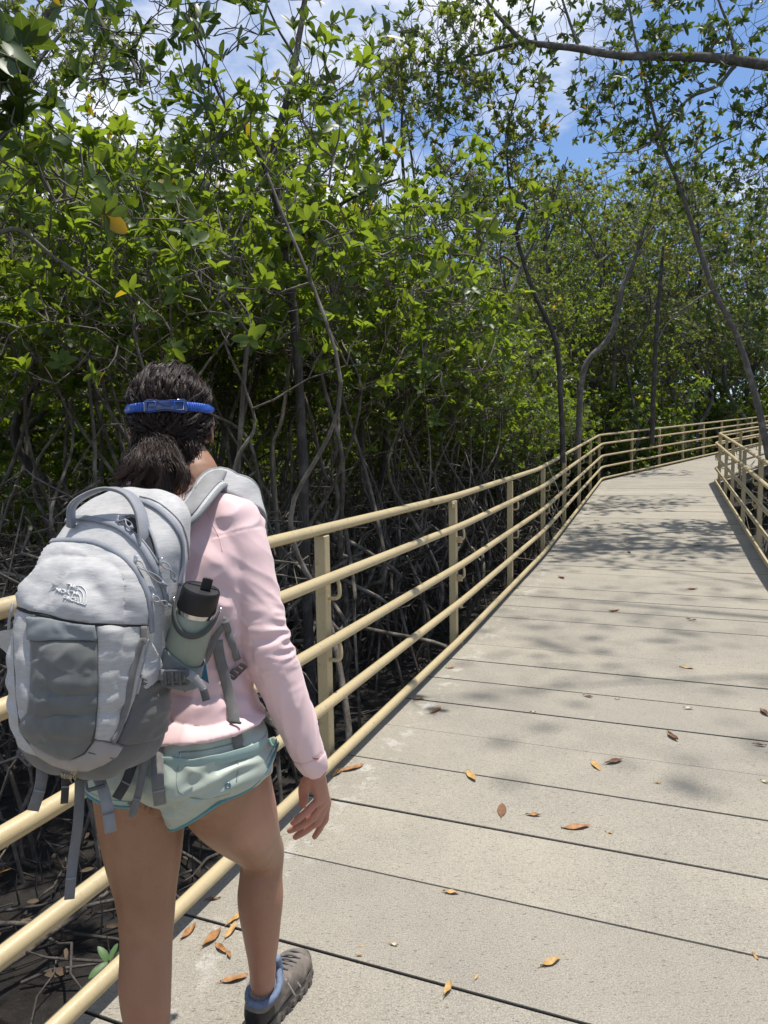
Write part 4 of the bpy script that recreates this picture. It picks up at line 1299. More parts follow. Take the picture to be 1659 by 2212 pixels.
# lower front: light panels, dark stretch pocket
patch(BP, [qA(110, 970), qA(240, 1020), qA(240, 1382), qB(225, 60), qB(215, 420), qB(200, 560), qB(150, 615), qB(128, 560), qB(118, 400), qB(108, 200), qB(104, 30)], M_pack2, 'side_panel', backpack, 0.003, 5, 0.003)
patch(BP, [qA(728, 1092), qA(1090, 1098), qA(1085, 1230), qB(985, 60), qB(950, 260), qB(900, 470), qB(850, 600), qB(800, 700), qB(770, 765), qB(700, 745), qB(640, 735), qB(650, 640), qB(664, 420), qB(664, 80), qA(738, 1200)], M_pack2, 'side_panel', backpack, 0.003, 5, 0.003)
meshp = patch(BP, [qA(238, 1200), qA(400, 1212), qA(735, 1208), qB(662, 90), qB(662, 420), qB(645, 640), qB(618, 760), qB(570, 825), qB(490, 862), qB(400, 850), qB(300, 800), qB(200, 735), qB(152, 680), qB(152, 625), qB(200, 562), qB(215, 420), qB(224, 250), qB(224, 90)], M_meshp, 'mesh_pocket', backpack, 0.005, 4.5, 0.006)
patch(BP, [qA(238, 1032), qA(300, 1044), qA(500, 1068), qA(722, 1098), qA(738, 1205), qA(500, 1212), qA(238, 1203)], M_bind, 'pocket_binding', backpack, 0.009, 4.5, 0.002)
seam(BP, [qA(*p) for p in [(100, 945), (250, 1005), (500, 1060), (700, 1092), (900, 1100), (1100, 1100)]], 0.0030, M_void, backpack, 'seam', 0.002)  # near-black tube paints the shadow line under the pocket's lower edge
ribbon_on(BP, [qA(1062, 1100), qA(1055, 1230), qB(945, 60), qB(915, 150), qB(882, 290), qB(845, 480), qB(795, 640), qB(742, 752)], 16, M_web, 'webbing', backpack, 0.007)
seam(BP, [qB(104, 0), qB(108, 200), qB(120, 420), qB(135, 560), qB(150, 680), qB(220, 780)], 0.0028, M_side, backpack, 'seam', 0.001)
# sides and base
patch(BP, [qB(905, 440), qB(990, 390), qB(1075, 335), qB(1160, 320), qB(1235, 330), qB(1240, 420), qB(1195, 570), qB(1130, 690), qB(1040, 740), qB(880, 772), qB(780, 772), qB(805, 700), qB(855, 590), qB(893, 480)], M_side, 'side_pocket', backpack, 0.003, 5, 0.004)
patch(BP, [qB(160, 705), qB(205, 748), qB(300, 812), qB(400, 862), qB(490, 872), qB(575, 838), qB(625, 770), qB(645, 740), qB(700, 748), qB(770, 770), qB(830, 785), qB(780, 855), qB(700, 905), qB(600, 945), qB(480, 945), qB(360, 908), qB(250, 840)], M_base, 'base_panel', backpack, 0.003, 5, 0.002)
seam(BP, [qB(600, 822), qB(680, 840), qB(760, 868)], 0.0009, M_side, backpack, 'seam', 0.004)
seam(BP, [qB(640, 732), qB(700, 745), qB(780, 768), qB(830, 782)], 0.0011, M_side, backpack, 'seam', 0.004)

# grab handle
hp_ = []
for c in catmull([(-0.066, 0.118, 0.385), (-0.064, 0.122, 0.420), (-0.045, 0.112, 0.442), (-0.010, 0.104, 0.455), (0.030, 0.102, 0.448), (0.062, 0.108, 0.424), (0.082, 0.116, 0.392), (0.088, 0.118, 0.362)], 5):
    hp_.append((pk(*c), PKO))
b = MB(); b.tube(np.array([p for p, n in hp_]), 0.0105, 10, flat=0.0028, up=[p - pk(0.01, 0.085, 0.375) for p, n in hp_])
handle = b.build('handle', M_zip, backpack)
b = MB(); b.tube(np.array([p + PKO * 0.0095 for p, n in hp_]), 0.0024, 8); b.build('handle_piping', M_webl, handle)
# zip pulls with cords
def pull(a, c1, c2, parent=backpack):
    p, n = hits(BP, *qA(*a), 0.008)
    e = np.array(hits(BP, *qA(*c1), 0.012)[0])
    b = MB(); b.box((p), PKR * 0.0035, PKU * 0.006, n * 0.003, 0.001)
    o = b.build('zip_pull', M_metal, parent)
    f = np.array(hits(BP, *qA(*c2), 0.010)[0])
    sd = np.cross(f - e, n); sd /= np.linalg.norm(sd) + 1e-9
    b = MB(); b.tube(catmull([p, (p + e) / 2 + sd * 0.004, e, (e + f) / 2 - sd * 0.004, f], 5), 0.0012, 6); b.build('pull_cord', M_cord, o)
    b = MB(); b.tube(catmull([p, (p + e) / 2 - sd * 0.005, e, (e + f) / 2 + sd * 0.004, f], 5), 0.0012, 6); b.build('pull_cord', M_cord, o)
    b = MB(); b.tube([e * 0.25 + f * 0.75, f], 0.0028, 8); b.build('pull_tab', M_zip, o)
pull((900, 330), (960, 345), (1015, 400)); pull((1020, 625), (1085, 700), (1215, 800)); pull((1185, 625), (1240, 680), (1275, 765)); pull((1112, 890), (1160, 915), (1235, 945))
# embroidered lettering and dome
def lettering(txt, size_px, org, e1, e2, bv, off, m, parent, name='lettering', weight=0.004):
    cu = bpy.data.curves.new('txt', 'FONT'); cu.body = txt; cu.align_x = 'RIGHT'; cu.size = 1.0; cu.offset = weight; cu.resolution_u = 3
    o = bpy.data.objects.new('txt', cu); COL.objects.link(o)
    dg = bpy.context.evaluated_depsgraph_get(); dg.update()
    me = bpy.data.meshes.new_from_object(o.evaluated_get(dg)); bpy.data.objects.remove(o)
    bm = bmesh.new(); bm.from_mesh(me)
    g = bmesh.ops.extrude_face_region(bm, geom=bm.faces[:])
    for v in [e for e in g['geom'] if isinstance(e, bmesh.types.BMVert)]: v.co.z = 1.0
    for v in bm.verts:
        u = np.array(org) + np.array(e1) * v.co.x * size_px + np.array(e2) * v.co.y * size_px
        p, n = hits(bv, u[0], u[1], off + (0.0016 if v.co.z > 0.5 else -0.001))
        v.co = Vector(p)
    bm.to_mesh(me); bm.free(); me.name = name
    return link(name, me, m, parent, smooth=False)
BF = bvh_of(front.data)
e1 = np.array([0.975, 0.20]); e2 = np.array([0.10, -0.99])
lettering('THE', 13.5, qA(583, 832), e1, e2, BF, 0.0, M_thread, front)
lettering('NORTH', 13.5, qA(583, 880), e1, e2, BF, 0.0, M_thread, front)
lettering('FACE', 13.5, qA(583, 927), e1, e2, BF, 0.0, M_thread, front)
for pts in ([(592, 800), (625, 815), (648, 850), (652, 900), (643, 945)], [(590, 826), (612, 843), (628, 875), (628, 938)], [(588, 862), (602, 885), (606, 932)], [(580, 928), (612, 936), (643, 945)]):
    seam(BF, [qA(*p) for p in pts], 0.0008, M_thread, front, 'emblem_arc', 0.001)
lettering('RECON', 10.0, qB(520, 1000), np.array([0.97, 0.2]), np.array([0.08, -0.99]), BP, 0.003, mat('tan_print', (0.42, 0.36, 0.26), 0.6), backpack, weight=0.0)

# left side wing
b = MB()
pA = [P(*qA(-40, 1150), 1.13), P(*qA(110, 1120), 1.10), P(*qA(118, 1390), 1.09), P(*qA(-40, 1250), 1.12)]
for i in range(9):
    pass
Vq = []
for i in range(9):
    for j in range(7):
        a, c = i / 8, j / 6
        p = (pA[0] * (1 - a) + pA[1] * a) * (1 - c) + (pA[3] * (1 - a) + pA[2] * a) * c
        Vq.append(p + PKO * 0.006 * math.sin(a * 3 + c * 4) )
n0 = len(Vq); Vq += [p - PKO * 0.004 for p in Vq]
Fq = []
for i in range(8):
    for j in range(6):
        a = i * 7 + j; Fq.append((a, a + 1, a + 8, a + 7)); Fq.append((n0 + a, n0 + a + 7, n0 + a + 8, n0 + a + 1))
b.add(Vq, Fq); b.build('side_wing', M_pack2, backpack)
b = MB(); b.tube(catmull([P(*qA(95, 930), 1.06), P(*qA(85, 990), 1.055), P(*qA(70, 1060), 1.055), P(*qA(66, 1130), 1.055)], 5), 0.0022, 6); b.build('pull_cord', M_cord, backpack)

# right shoulder strap over the shoulder
p0 = pk(0.055, 0.0, 0.41)
cand = [p0, pk(0.075, -0.02, 0.44), C7 + RT * 0.075 + UP * 0.02 - FW * 0.01, C7 + RT * 0.105 + UP * 0.02 + FW * 0.012, C7 + RT * 0.135 + FW * 0.03 + UP * 0.01, C7 + RT * 0.15 + FW * 0.065 - UP * 0.03, C7 + RT * 0.145 + FW * 0.10 - UP * 0.10, C7 + RT * 0.13 + FW * 0.12 - UP * 0.20, C7 + RT * 0.14 + FW * 0.09 - UP * 0.28]
pts, ups = [], []
for i, c in enumerate(cand):
    s_, n_ = snap(B_shirt, c, 0.008)
    kk = 0.75 if i < 5 else 0.2
    if i < 2: pts.append(c); ups.append(n_ * 0.3 + UP * 0.4 - FW * kk)
    else: pts.append(s_ + (n_ * 0.006 if i < 5 else 0)); ups.append(n_ - FW * kk)
pts = catmull(pts, 6); ups = catmull(ups, 6)
b = MB(); b.tube(smooth_line(pts, 2), 0.0255, 14, flat=0.0052, up=ups)
sstrap = b.build('shoulder_strap', M_pack, backpack)
T_, N_, B_ = frames(smooth_line(pts, 2), ups)
for sg in (-1, 1):
    b = MB(); b.tube(smooth_line(pts, 2) + B_ * sg * 0.0255, 0.0045, 10); b.build('strap_piping', M_bind, sstrap)
b = MB(); b.tube((smooth_line(pts, 2) + N_ * 0.0062)[3:16], 0.018, 8, flat=0.0014, up=ups[3:16]); b.build('strap_webbing', M_webl, sstrap)
# left shoulder strap
cand = [pk(-0.055, 0.0, 0.425), pk(-0.075, -0.02, 0.455), C7 - RT * 0.075 + UP * 0.02 - FW * 0.01, C7 - RT * 0.11 + UP * 0.02 + FW * 0.02, C7 - RT * 0.13 + FW * 0.07 - UP * 0.03, C7 - RT * 0.13 + FW * 0.10 - UP * 0.12, C7 - RT * 0.12 + FW * 0.12 - UP * 0.22]
pts, ups = [], []
for i, c in enumerate(cand):
    s_, n_ = snap(B_shirt, c, 0.008)
    pts.append(c if i < 2 else s_); ups.append(n_ * 0.5 + UP * 0.5 if i < 2 else n_)
pts = catmull(pts, 6); ups = catmull(ups, 6)
b = MB(); b.tube(smooth_line(pts, 2), 0.031, 14, flat=0.0065, up=ups); b.build('shoulder_strap', M_pack, backpack)

# webbing along the side of the body
ribbon_on(B_shirt, [q3(*p) for p in [(875, 545), (760, 720), (640, 990), (520, 1160), (400, 1330)]], 17, M_web, 'lower_strap', backpack, 0.006, 0.0014, 6, 1.27)
ribbon_on(B_shirt, [q3(*p) for p in [(850, 580), (885, 700), (930, 830), (985, 1000)]], 16, M_web, 'lower_strap', backpack, 0.008, 0.0014, 6, 1.27)
dn, _ = line_on(B_shirt, [q3(*p) for p in [(770, 790), (800, 1000), (860, 1250), (915, 1500), (960, 1700)]], 6, 0.006)
tail = list(smooth_line(dn, 3)[::5])[:5]
tail += [P(*q3(985, 1820), dn[-1][1] - 0.008), P(*q3(1018, 1995), dn[-1][1] - 0.012)]
b = MB(); b.tube(catmull(tail, 5), 23 * 0.5 * 1.27 / FPX, 8, flat=0.0014, up=CAM - np.array(dn[0])); tl = b.build('hanging_strap', M_web, backpack)
b = MB(); pS = P(*q3(975, 1705), dn[-1][1] - 0.009); b.box(pS, RT * 0.0115, UP * 0.0018, FW * 0.0022, 0.0005); b.build('strap_stitch', M_webd, tl)
# ladder lock under the arm
pL, nL = hit(B_shirt, *q3(955, 1150), 0.010)
if pL is not None:
    dL = P(*q3(1030, 1080), 1.26) - P(*q3(880, 1230), 1.26); dL /= np.linalg.norm(dL); sL = np.cross(nL, dL)
    b = MB()
    for o in (-0.016, -0.006, 0.005, 0.016): b.box(pL + dL * o, dL * 0.0028, sL * 0.012, nL * 0.0028, 0.0008)
    for o in (-0.011, 0.011): b.box(pL + sL * o, dL * 0.017, sL * 0.0018, nL * 0.0026, 0.0006)
    b.build('ladder_lock', M_plast, backpack)

# hanging straps under the pack
def hang(pts, wpx, m, d, name='hanging_strap'):
    out = []
    for (a, c), dd in zip(pts, np.linspace(d[0], d[1], len(pts))):
        p = P(*qB(a, c), dd)
        for bv in (B_short,):
            h_, n_ = hit(bv, *qB(a, c), 0)
            if h_ is not None and h_[1] - 0.010 < p[1]: p = P(*qB(a, c), h_[1] - 0.010)
        out.append(p)
    mid = out[len(out) // 2]
    c_ = catmull(out, 6)
    b = MB(); b.tube(smooth_line(c_, 2), wpx * 0.5 * d[0] * 1.1 / FPX, 8, flat=0.0013, up=CAM - mid + np.array([0.0, 0, -0.4]))
    o = b.build(name, m, backpack)
    e = c_[-1]; ax = c_[-1] - c_[-3]; ax /= np.linalg.norm(ax)
    v_ = CAM - e; sd = np.cross(ax, v_); sd /= np.linalg.norm(sd); nn_ = np.cross(sd, ax)
    b = MB(); b.box(e - ax * 0.030 + nn_ * 0.0018, sd * wpx * 0.48 * d[0] * 1.1 / FPX, ax * 0.0012, nn_ * 0.0008); b.build('strap_stitch', M_webl if m is not M_webl else M_web, o)
    return o
hang([(285, 900), (282, 1000), (262, 1100), (222, 1222)], 22, M_web, (1.10, 1.07))
hang([(442, 990), (440, 1080), (434, 1172)], 15, M_webd, (1.13, 1.13))
hang([(538, 1000), (536, 1150), (528, 1300), (500, 1500), (482, 1650), (468, 1820)], 19, M_web, (1.13, 1.06))
hang([(655, 985), (690, 1060), (722, 1180), (748, 1368)], 22, M_webl, (1.11, 1.08))
hang([(905, 870), (880, 950), (845, 1040), (785, 1140)], 20, M_webd, (1.18, 1.16))
hang([(975, 840), (962, 950), (940, 1080), (890, 1262)], 15, M_web, (1.18, 1.15))
hang([(1062, 790), (1062, 900), (1066, 1040), (1080, 1182)], 24, M_web, (1.2, 1.17))
def buckle(a, c, d, w_, h_, rot):
    p = P(*qB(a, c), d); v = CAM - p; v /= np.linalg.norm(v)
    e1 = np.cross(UP, v); e1 /= np.linalg.norm(e1); e2 = np.cross(v, e1)
    e1, e2 = e1 * math.cos(rot) + e2 * math.sin(rot), e2 * math.cos(rot) - e1 * math.sin(rot)
    b = MB()
    for o in (-1, 0.1, 1): b.box(p + e2 * h_ * o, e1 * w_, e2 * 0.0032, v * 0.0036, 0.001)
    for o in (-1, 1): b.box(p + e1 * w_ * o, e1 * 0.0022, e2 * h_, v * 0.0034, 0.001)
    return b.build('buckle', M_plast, backpack)
buckle(640, 1000, 1.085, 0.0135, 0.0155, 0.1); buckle(190, 845, 1.09, 0.010, 0.013, 0.6)

# ------------------------------------------------------------------ bottle in the side pocket
BT = P(436, 1270, 1.135); BBm = P(384, 1462, 1.150)
bax = BT - BBm; BLn = np.linalg.norm(bax); bax /= BLn
bx_ = np.cross(bax, CAM - BT); bx_ /= np.linalg.norm(bx_); by_ = np.cross(bx_, bax); by_ *= np.sign(by_ @ (CAM - BT))
def lathe(prof, m, name, parent, seg=40, org=BT, ax=bax, ex=None, ey=None):
    ex = bx_ if ex is None else ex; ey = by_ if ey is None else ey
    th = np.linspace(0, 2 * np.pi, seg, endpoint=False)
    V = []; F = []
    for r, z in prof:
        for t in th: V.append(org + ax * z + ex * r * math.cos(t) + ey * r * math.sin(t))
    for i in range(len(prof) - 1):
        for j in range(seg):
            a = i * seg + j; c = i * seg + (j + 1) % seg
            F.append((a, c, c + seg, a + seg))
    F.append(tuple(range(seg))[::-1]); F.append(tuple(range((len(prof) - 1) * seg, len(prof) * seg)))
    b = MB(); b.add(V, F); return b.build(name, m, parent, auto=40)
M_bot = mat('sage_powdercoat', (0.255, 0.285, 0.225), 0.45, (0.235, 0.265, 0.21), 30, bump=0.25, bscale=900)
M_lid = mat('black_lid', (0.007, 0.007, 0.0075), 0.55, bump=0.15, bscale=500)
M_steel = mat('steel_ring', (0.62, 0.60, 0.57), 0.22, metal=1.0)
M_flex = mat('flex_strap', (0.05, 0.056, 0.05), 0.55)
bottle = empty('water_bottle', BBm, 'sage green steel water bottle with a black flip lid in the backpack side pocket', 'water bottle')
Rb = 0.0335
bod = lathe([(Rb * 0.9, -BLn), (Rb, -BLn + 0.004), (Rb, -0.062), (Rb * 0.985, -0.053), (Rb * 0.93, -0.046)], M_bot, 'bottle_body', bottle)
lathe([(Rb * 0.90, -0.047), (Rb * 0.90, -0.038)], M_steel, 'neck_ring', bottle)
lid = lathe([(Rb * 0.93, -0.038), (Rb * 0.955, -0.036), (Rb * 0.93, -0.006), (Rb * 0.915, -0.002), (Rb * 0.88, 0.0), (Rb * 0.84, -0.0008), (Rb * 0.82, -0.002), (Rb * 0.3, -0.002)], M_lid, 'lid', bottle)
b = MB(); e_ = bx_ * 0.8 - by_ * 0.2
tb = BT + bx_ * 0.006 + by_ * 0.002
b.tube(catmull([tb - bax * 0.002, tb + bax * 0.008 - by_ * 0.001, tb + bax * 0.016 - by_ * 0.002, tb + bax * 0.019 - by_ * 0.002], 4), [0.0085] * 9 + [0.008, 0.0068, 0.0052, 0.003], 10, flat=0.0022, up=by_)
b.build('flip_spout', M_lid, lid)
b = MB(); b.box(BT - by_ * 0.012 + bax * 0.0002 - bax * 0.0015, bx_ * 0.024, by_ * 0.001, bax * 0.001); b.build('lid_slot', M_void, lid)
for sg in (-1, 1):
    pass
loop = []
for a in np.linspace(0, math.pi, 25):
    c, s_ = math.cos(a), math.sin(a)
    loop.append(BT - bax * (0.030 + 0.040 * s_) + bx_ * (Rb + 0.003) * c + by_ * (Rb + 0.0045) * s_ * 1.0)
b = MB(); b.tube(loop, 0.0052, 8, flat=0.0014, up=[q - (BT - bax * 0.05) - bax * ((q - (BT - bax * 0.05)) @ bax) for q in loop])
hd = b.build('carry_strap', M_flex, bottle)
for sg in (-1, 1):
    b = MB(); c = BT - bax * 0.030 + bx_ * sg * (Rb + 0.003)
    b.tube([c, c + bx_ * sg * 0.004], 0.0052, 14); b.build('rivet', M_steel, hd)
# stretch pocket round the bottle
M_pock = fabric('stretch_pocket', (0.165, 0.18, 0.175), (0.135, 0.15, 0.147), 0.75, 800, 0.4, 25)
V_, F_ = [], []
seg = 40; rows = 14
for i in range(rows + 1):
    t = i / rows
    zc = -BLn * 1.03 + (BLn * 1.03 - 0.120) * t
    for j in range(seg):
        a = 2 * math.pi * j / seg
        r = Rb + 0.0035 + 0.006 * (1 - t) * max(0, math.cos(a - math.pi)) + 0.0015 * math.sin(a * 3 + t * 5) * (1 - t)
        up_ = 0.012 * max(0, math.cos(a - math.pi * 0.9)) * t - 0.008 * t * max(0, math.cos(a - 0.3))
        V_.append(BT + bax * (zc + up_) + bx_ * r * math.cos(a) + by_ * r * math.sin(a))
for i in range(rows):
    for j in range(seg):
        a = i * seg + j; c = i * seg + (j + 1) % seg
        F_.append((a, c, c + seg, a + seg))
V2 = [BT + bax * ((v - BT) @ bax) + ((v - BT) - bax * ((v - BT) @ bax)) * 0.955 for v in V_[rows * seg:]]
n0 = len(V_); V_ += V2
for j in range(seg): F_.append((rows * seg + j, rows * seg + (j + 1) % seg, n0 + (j + 1) % seg, n0 + j))
F_.append(tuple(range(seg))[::-1])
b = MB(); b.add(V_, F_); pocket = b.build('bottle_pocket', M_pock, backpack)
BPK = BVHTree.FromPolygons([Vector(v) for v in V_], F_)
class Two:
    """first surface met out of two"""
    def __init__(s, *t): s.t = t
    def ray_cast(s, o, d):
        best = (None, None, None, None)
        for t in s.t:
            r = t.ray_cast(o, d)
            if r[0] is not None and (best[0] is None or r[3] < best[3]): best = r
        return best
    def find_nearest(s, p):
        return min((t.find_nearest(p) for t in s.t), key=lambda r: r[3])
B2 = Two(BP, BPK)
patch(B2, [qB(1000, 62), qB(1030, 110), qB(1092, 238), qB(1078, 300), qB(1060, 332), qB(990, 385), qB(912, 432), qB(940, 330), qB(965, 220), qB(988, 110)], M_pack, 'side_wing', backpack, 0.004, 4.5, 0.003)
ribbon_on(B2, [qB(1070, 300), qB(1110, 300), qB(1160, 304), qB(1210, 304), qB(1262, 292)], 24, M_webl, 'compression_strap', backpack, 0.006, 0.0014, 5, 1.1)
pB, nB_ = hit(B2, *qB(1195, 305), 0.011)
if pB is not None:
    dB = np.cross(UP, nB_); dB /= np.linalg.norm(dB); uB = np.cross(nB_, dB)
    b = MB()
    for o in (-0.017, -0.006, 0.006, 0.017): b.box(pB + dB * o, dB * 0.0028, uB * 0.0125, nB_ * 0.003, 0.001)
    for o in (-0.0125, 0.0125): b.box(pB + uB * o, dB * 0.018, uB * 0.002, nB_ * 0.0028, 0.0008)
    b.build('buckle', M_plast, backpack)
dT = pB[1] if pB is not None else 1.1
tl = catmull([P(*qB(1255, 295), dT + 0.005), P(*qB(1300, 315), dT), P(*qB(1345, 360), dT), P(*qB(1375, 410), dT), P(*qB(1392, 475), dT)], 5)
b = MB(); b.tube(tl, [0.0075] * 8 + [0.006] * (len(tl) - 8), 8, flat=0.0014, up=CAM - tl[8]); t_o = b.build('strap_tail', M_webl, backpack)
b = MB(); b.tube(tl[-7:], 0.0062, 8, flat=0.0034, up=CAM - tl[8]); b.build('strap_end', M_plast, t_o)

# booklet pushed in behind the bottle
M_blue2 = mat('booklet_cover', (0.012, 0.055, 0.11), 0.25, (0.02, 0.11, 0.16), 40, coat=0.4)
M_page = mat('booklet_pages', (0.45, 0.43, 0.38), 0.6)
dM = 1.19
c4 = [P(*q3(600, 800), dM), P(*q3(676, 1272), dM), P(*q3(500, 1150), dM - 0.01), P(*q3(480, 900), dM - 0.01)]
nM = np.cross(c4[1] - c4[0], c4[2] - c4[0]); nM /= np.linalg.norm(nM)
if nM @ (CAM - c4[0]) < 0: nM = -nM
def slab(c4, a, b_, m, name, parent):
    V = [p + nM * a for p in c4] + [p + nM * b_ for p in c4]
    F = [(0, 1, 2, 3), (7, 6, 5, 4)] + [(i, 4 + i, 4 + (i + 1) % 4, (i + 1) % 4) for i in range(4)]
    b = MB(); b.add(V, F); return b.build(name, m, parent, smooth=False)
booklet = empty('booklet', c4[1], 'dark blue glossy booklet pushed in between the water bottle and the hiker\'s side', 'booklet')
slab(c4, 0.003, 0.0045, M_blue2, 'cover', booklet)
w4 = [c4[0] + (c4[0] - c4[3]) * 0.03, c4[1] + (c4[0] - c4[3]) * 0.06, c4[2], c4[3]]
slab(w4, -0.002, 0.0028, M_page, 'pages', booklet)
# ------------------------------------------------------------------ mangrove forest
GZ = -0.95
R5 = np.random.default_rng(23)
def leaf_material(name, g1, g2, back, rough=0.32, transl=0.45, yellow=0.02):
    m = bpy.data.materials.new(name); m.use_nodes = True
    nt = m.node_tree; nd = nt.nodes; L = nt.links
    b = nd['Principled BSDF']; out = nd['Material Output']
    at = nd.new('ShaderNodeAttribute'); at.attribute_name = 'rnd'
    uv = nd.new('ShaderNodeUVMap'); uv.uv_map = 'UVMap'
    sx = nd.new('ShaderNodeSeparateXYZ'); L.new(uv.outputs['UV'], sx.inputs[0])
    base = mixc(nt, at.outputs['Fac'], g1, g2)
    ye = nd.new('ShaderNodeMath'); ye.operation = 'LESS_THAN'; ye.inputs[1].default_value = yellow
    L.new(at.outputs['Fac'], ye.inputs[0])
    base = mixc(nt, ye.outputs[0], base, (0.42, 0.22, 0.02))
    # pale midrib and faint side veins
    mid = math_(nt, 'SUBTRACT', 1.0, math_(nt, 'MULTIPLY', math_(nt, 'ABSOLUTE', math_(nt, 'SUBTRACT', sx.outputs[0], 0.5)), 22.0))
    mid = math_(nt, 'MAXIMUM', mid, 0.0)
    base = mixc(nt, math_(nt, 'MULTIPLY', mid, 0.55), base, (0.16, 0.24, 0.05))
    geo = nd.new('ShaderNodeNewGeometry')
    colf = mixc(nt, geo.outputs['Backfacing'], base, mixc(nt, 0.55, base, back))
    L.new(colf, b.inputs['Base Color']); b.inputs['Roughness'].default_value = rough + 0.1; b.inputs['Specular IOR Level'].default_value = 0.36
    tr = nd.new('ShaderNodeBsdfTranslucent')
    tc = mixc(nt, 0.5 if 'broad' in name else 0.25, base, (0.20, 0.27, 0.02))
    L.new(mixc(nt, 1.0, tc, (1.8, 1.75, 1.0), 'MULTIPLY'), tr.inputs['Color'])
    ms = nd.new('ShaderNodeMixShader'); ms.inputs[0].default_value = transl
    L.new(b.outputs[0], ms.inputs[1]); L.new(tr.outputs[0], ms.inputs[2]); L.new(ms.outputs[0], out.inputs['Surface'])
    return m
M_leafN = leaf_material('broad_leaf', (0.044, 0.080, 0.018), (0.100, 0.136, 0.036), (0.11, 0.17, 0.05), 0.28, 0.56, 0.006)
M_leafF = leaf_material('olive_leaf', (0.068, 0.098, 0.028), (0.14, 0.162, 0.06), (0.16, 0.175, 0.11), 0.34, 0.50, 0.02)  # olive leaf tone, lightened for the far trees in place of haze
M_leafD = leaf_material('dark_leaf', (0.028, 0.062, 0.012), (0.06, 0.096, 0.022), (0.08, 0.12, 0.045), 0.34, 0.30, 0.006)

def bark_material(name, c1, c2, c3):
    m = bpy.data.materials.new(name); m.use_nodes = True
    nt = m.node_tree; b = nt.nodes['Principled BSDF']
    vec = nt.nodes.new('ShaderNodeTexCoord').outputs['Object']
    mp = nt.nodes.new('ShaderNodeMapping'); mp.inputs['Scale'].default_value = (1, 1, 0.16); nt.links.new(vec, mp.inputs['Vector'])
    st = nz(nt, mp.outputs['Vector'], 60, 5, 0.3, 0.7, 0.65)
    base = mixc(nt, st, c1, c2)
    base = mixc(nt, math_(nt, 'MULTIPLY', nz(nt, vec, 7, 5, 0.5, 0.62, 0.65), 0.7), base, c3)
    nt.links.new(base, b.inputs['Base Color']); b.inputs['Roughness'].default_value = 0.85
    nt.links.new(bumpn(nt, st, 0.8, 0.006), b.inputs['Normal'])
    return m
M_bark = bark_material('grey_bark', (0.085, 0.075, 0.064), (0.16, 0.145, 0.125), (0.26, 0.25, 0.225))
M_barkd = bark_material('dark_bark', (0.035, 0.029, 0.025), (0.075, 0.064, 0.055), (0.12, 0.11, 0.10))
M_root = bark_material('root_bark', (0.066, 0.053, 0.042), (0.155, 0.13, 0.104), (0.28, 0.25, 0.21))
M_twig = bark_material('twig_bark', (0.10, 0.09, 0.065), (0.17, 0.16, 0.12), (0.24, 0.23, 0.19))

PROF = {6: ([0, .12, .32, .55, .78, .93, 1.0], [.06, .42, .84, 1.0, .82, .42, 0.02]), 3: ([0, .22, .52, .84, 1.0], [.1, .78, 1.0, .66, .06]), 2: ([0, .3, .74, 1.0], [.12, .92, .9, .08])}
def leaves_np(pos, dr, nr, length, width, rows, fold=0.25, droop=0.2):
    """many folded leaves in one go -> V, F, uv, rnd"""
    n = len(pos); vv, ww = PROF[rows]; vv = np.array(vv); ww = np.array(ww)
    sd = np.cross(dr, nr)
    k = len(vv)
    L = length[:, None, None]; W = (width * 0.5)[:, None, None]
    droop = np.broadcast_to(droop, (n,))[:, None, None]
    axis = pos[:, None, :] + dr[:, None, :] * (vv[None, :, None] * L) - nr[:, None, :] * (droop * (vv ** 2)[None, :, None] * L)
    wv = ww[None, :, None] * W
    lift = nr[:, None, :] * (wv * fold)
    Lf = axis + sd[:, None, :] * wv + lift; Rf = axis - sd[:, None, :] * wv + lift
    V = np.stack([Lf, axis, Rf], 2).reshape(-1, 3)        # n*k*3
    i = (np.arange(n) * k * 3)[:, None, None]; j = (np.arange(k - 1) * 3)[None, :, None]; c = np.array([0, 1])[None, None, :]
    a = i + j + c
    F = np.stack([a, a + 1, a + 4, a + 3], -1).reshape(-1, 4)
    u = np.broadcast_to(np.array([0, .5, 1.0])[None, None, :], (n, k, 3)); v = np.broadcast_to(vv[None, :, None], (n, k, 3))
    uv = np.stack([u, v], -1).reshape(-1, 2)
    rnd = np.repeat(R5.random(n), k * 3)
    return V, F, uv, rnd

def unit(v): return v / (np.linalg.norm(v, axis=-1, keepdims=True) + 1e-9)

def rosettes(tips, tdirs, ln, rows, nl=(5, 8), elev=(35, 78), wr=(0.40, 0.52), lv=(0.65, 1.1), droop=0.18):
    pos, dr, nr, le, wi = [], [], [], [], []
    for p, t in zip(tips, tdirs):
        n = R5.integers(nl[0], nl[1] + 1)
        t = t / np.linalg.norm(t)
        e1 = np.cross(t, [0.3, 0.5, 0.81]); e1 /= np.linalg.norm(e1); e2 = np.cross(t, e1)
        a0 = R5.random() * 6.28
        for q in range(n):
            a = a0 + q * 2.4 + R5.normal(0, 0.2)
            e = math.radians(R5.uniform(*elev)) * (0.55 + 0.45 * (n - q) / n)
            d = math.cos(e) * t + math.sin(e) * (math.cos(a) * e1 + math.sin(a) * e2)
            nn = t - d * (t @ d); nn = nn / (np.linalg.norm(nn) + 1e-9)
            pos.append(p - t * 0.008 * q); dr.append(d); nr.append(nn + R5.normal(0, 0.15, 3)); 
            L = ln * R5.uniform(*lv); le.append(L); wi.append(L * R5.uniform(*wr))
    dr = unit(np.array(dr)); nr = np.array(nr); nr = unit(nr - dr * np.sum(nr * dr, 1)[:, None])
    return leaves_np(np.array(pos), dr, nr, np.array(le), np.array(wi), rows, 0.25, R5.uniform(0.05, droop * 2, len(le)))

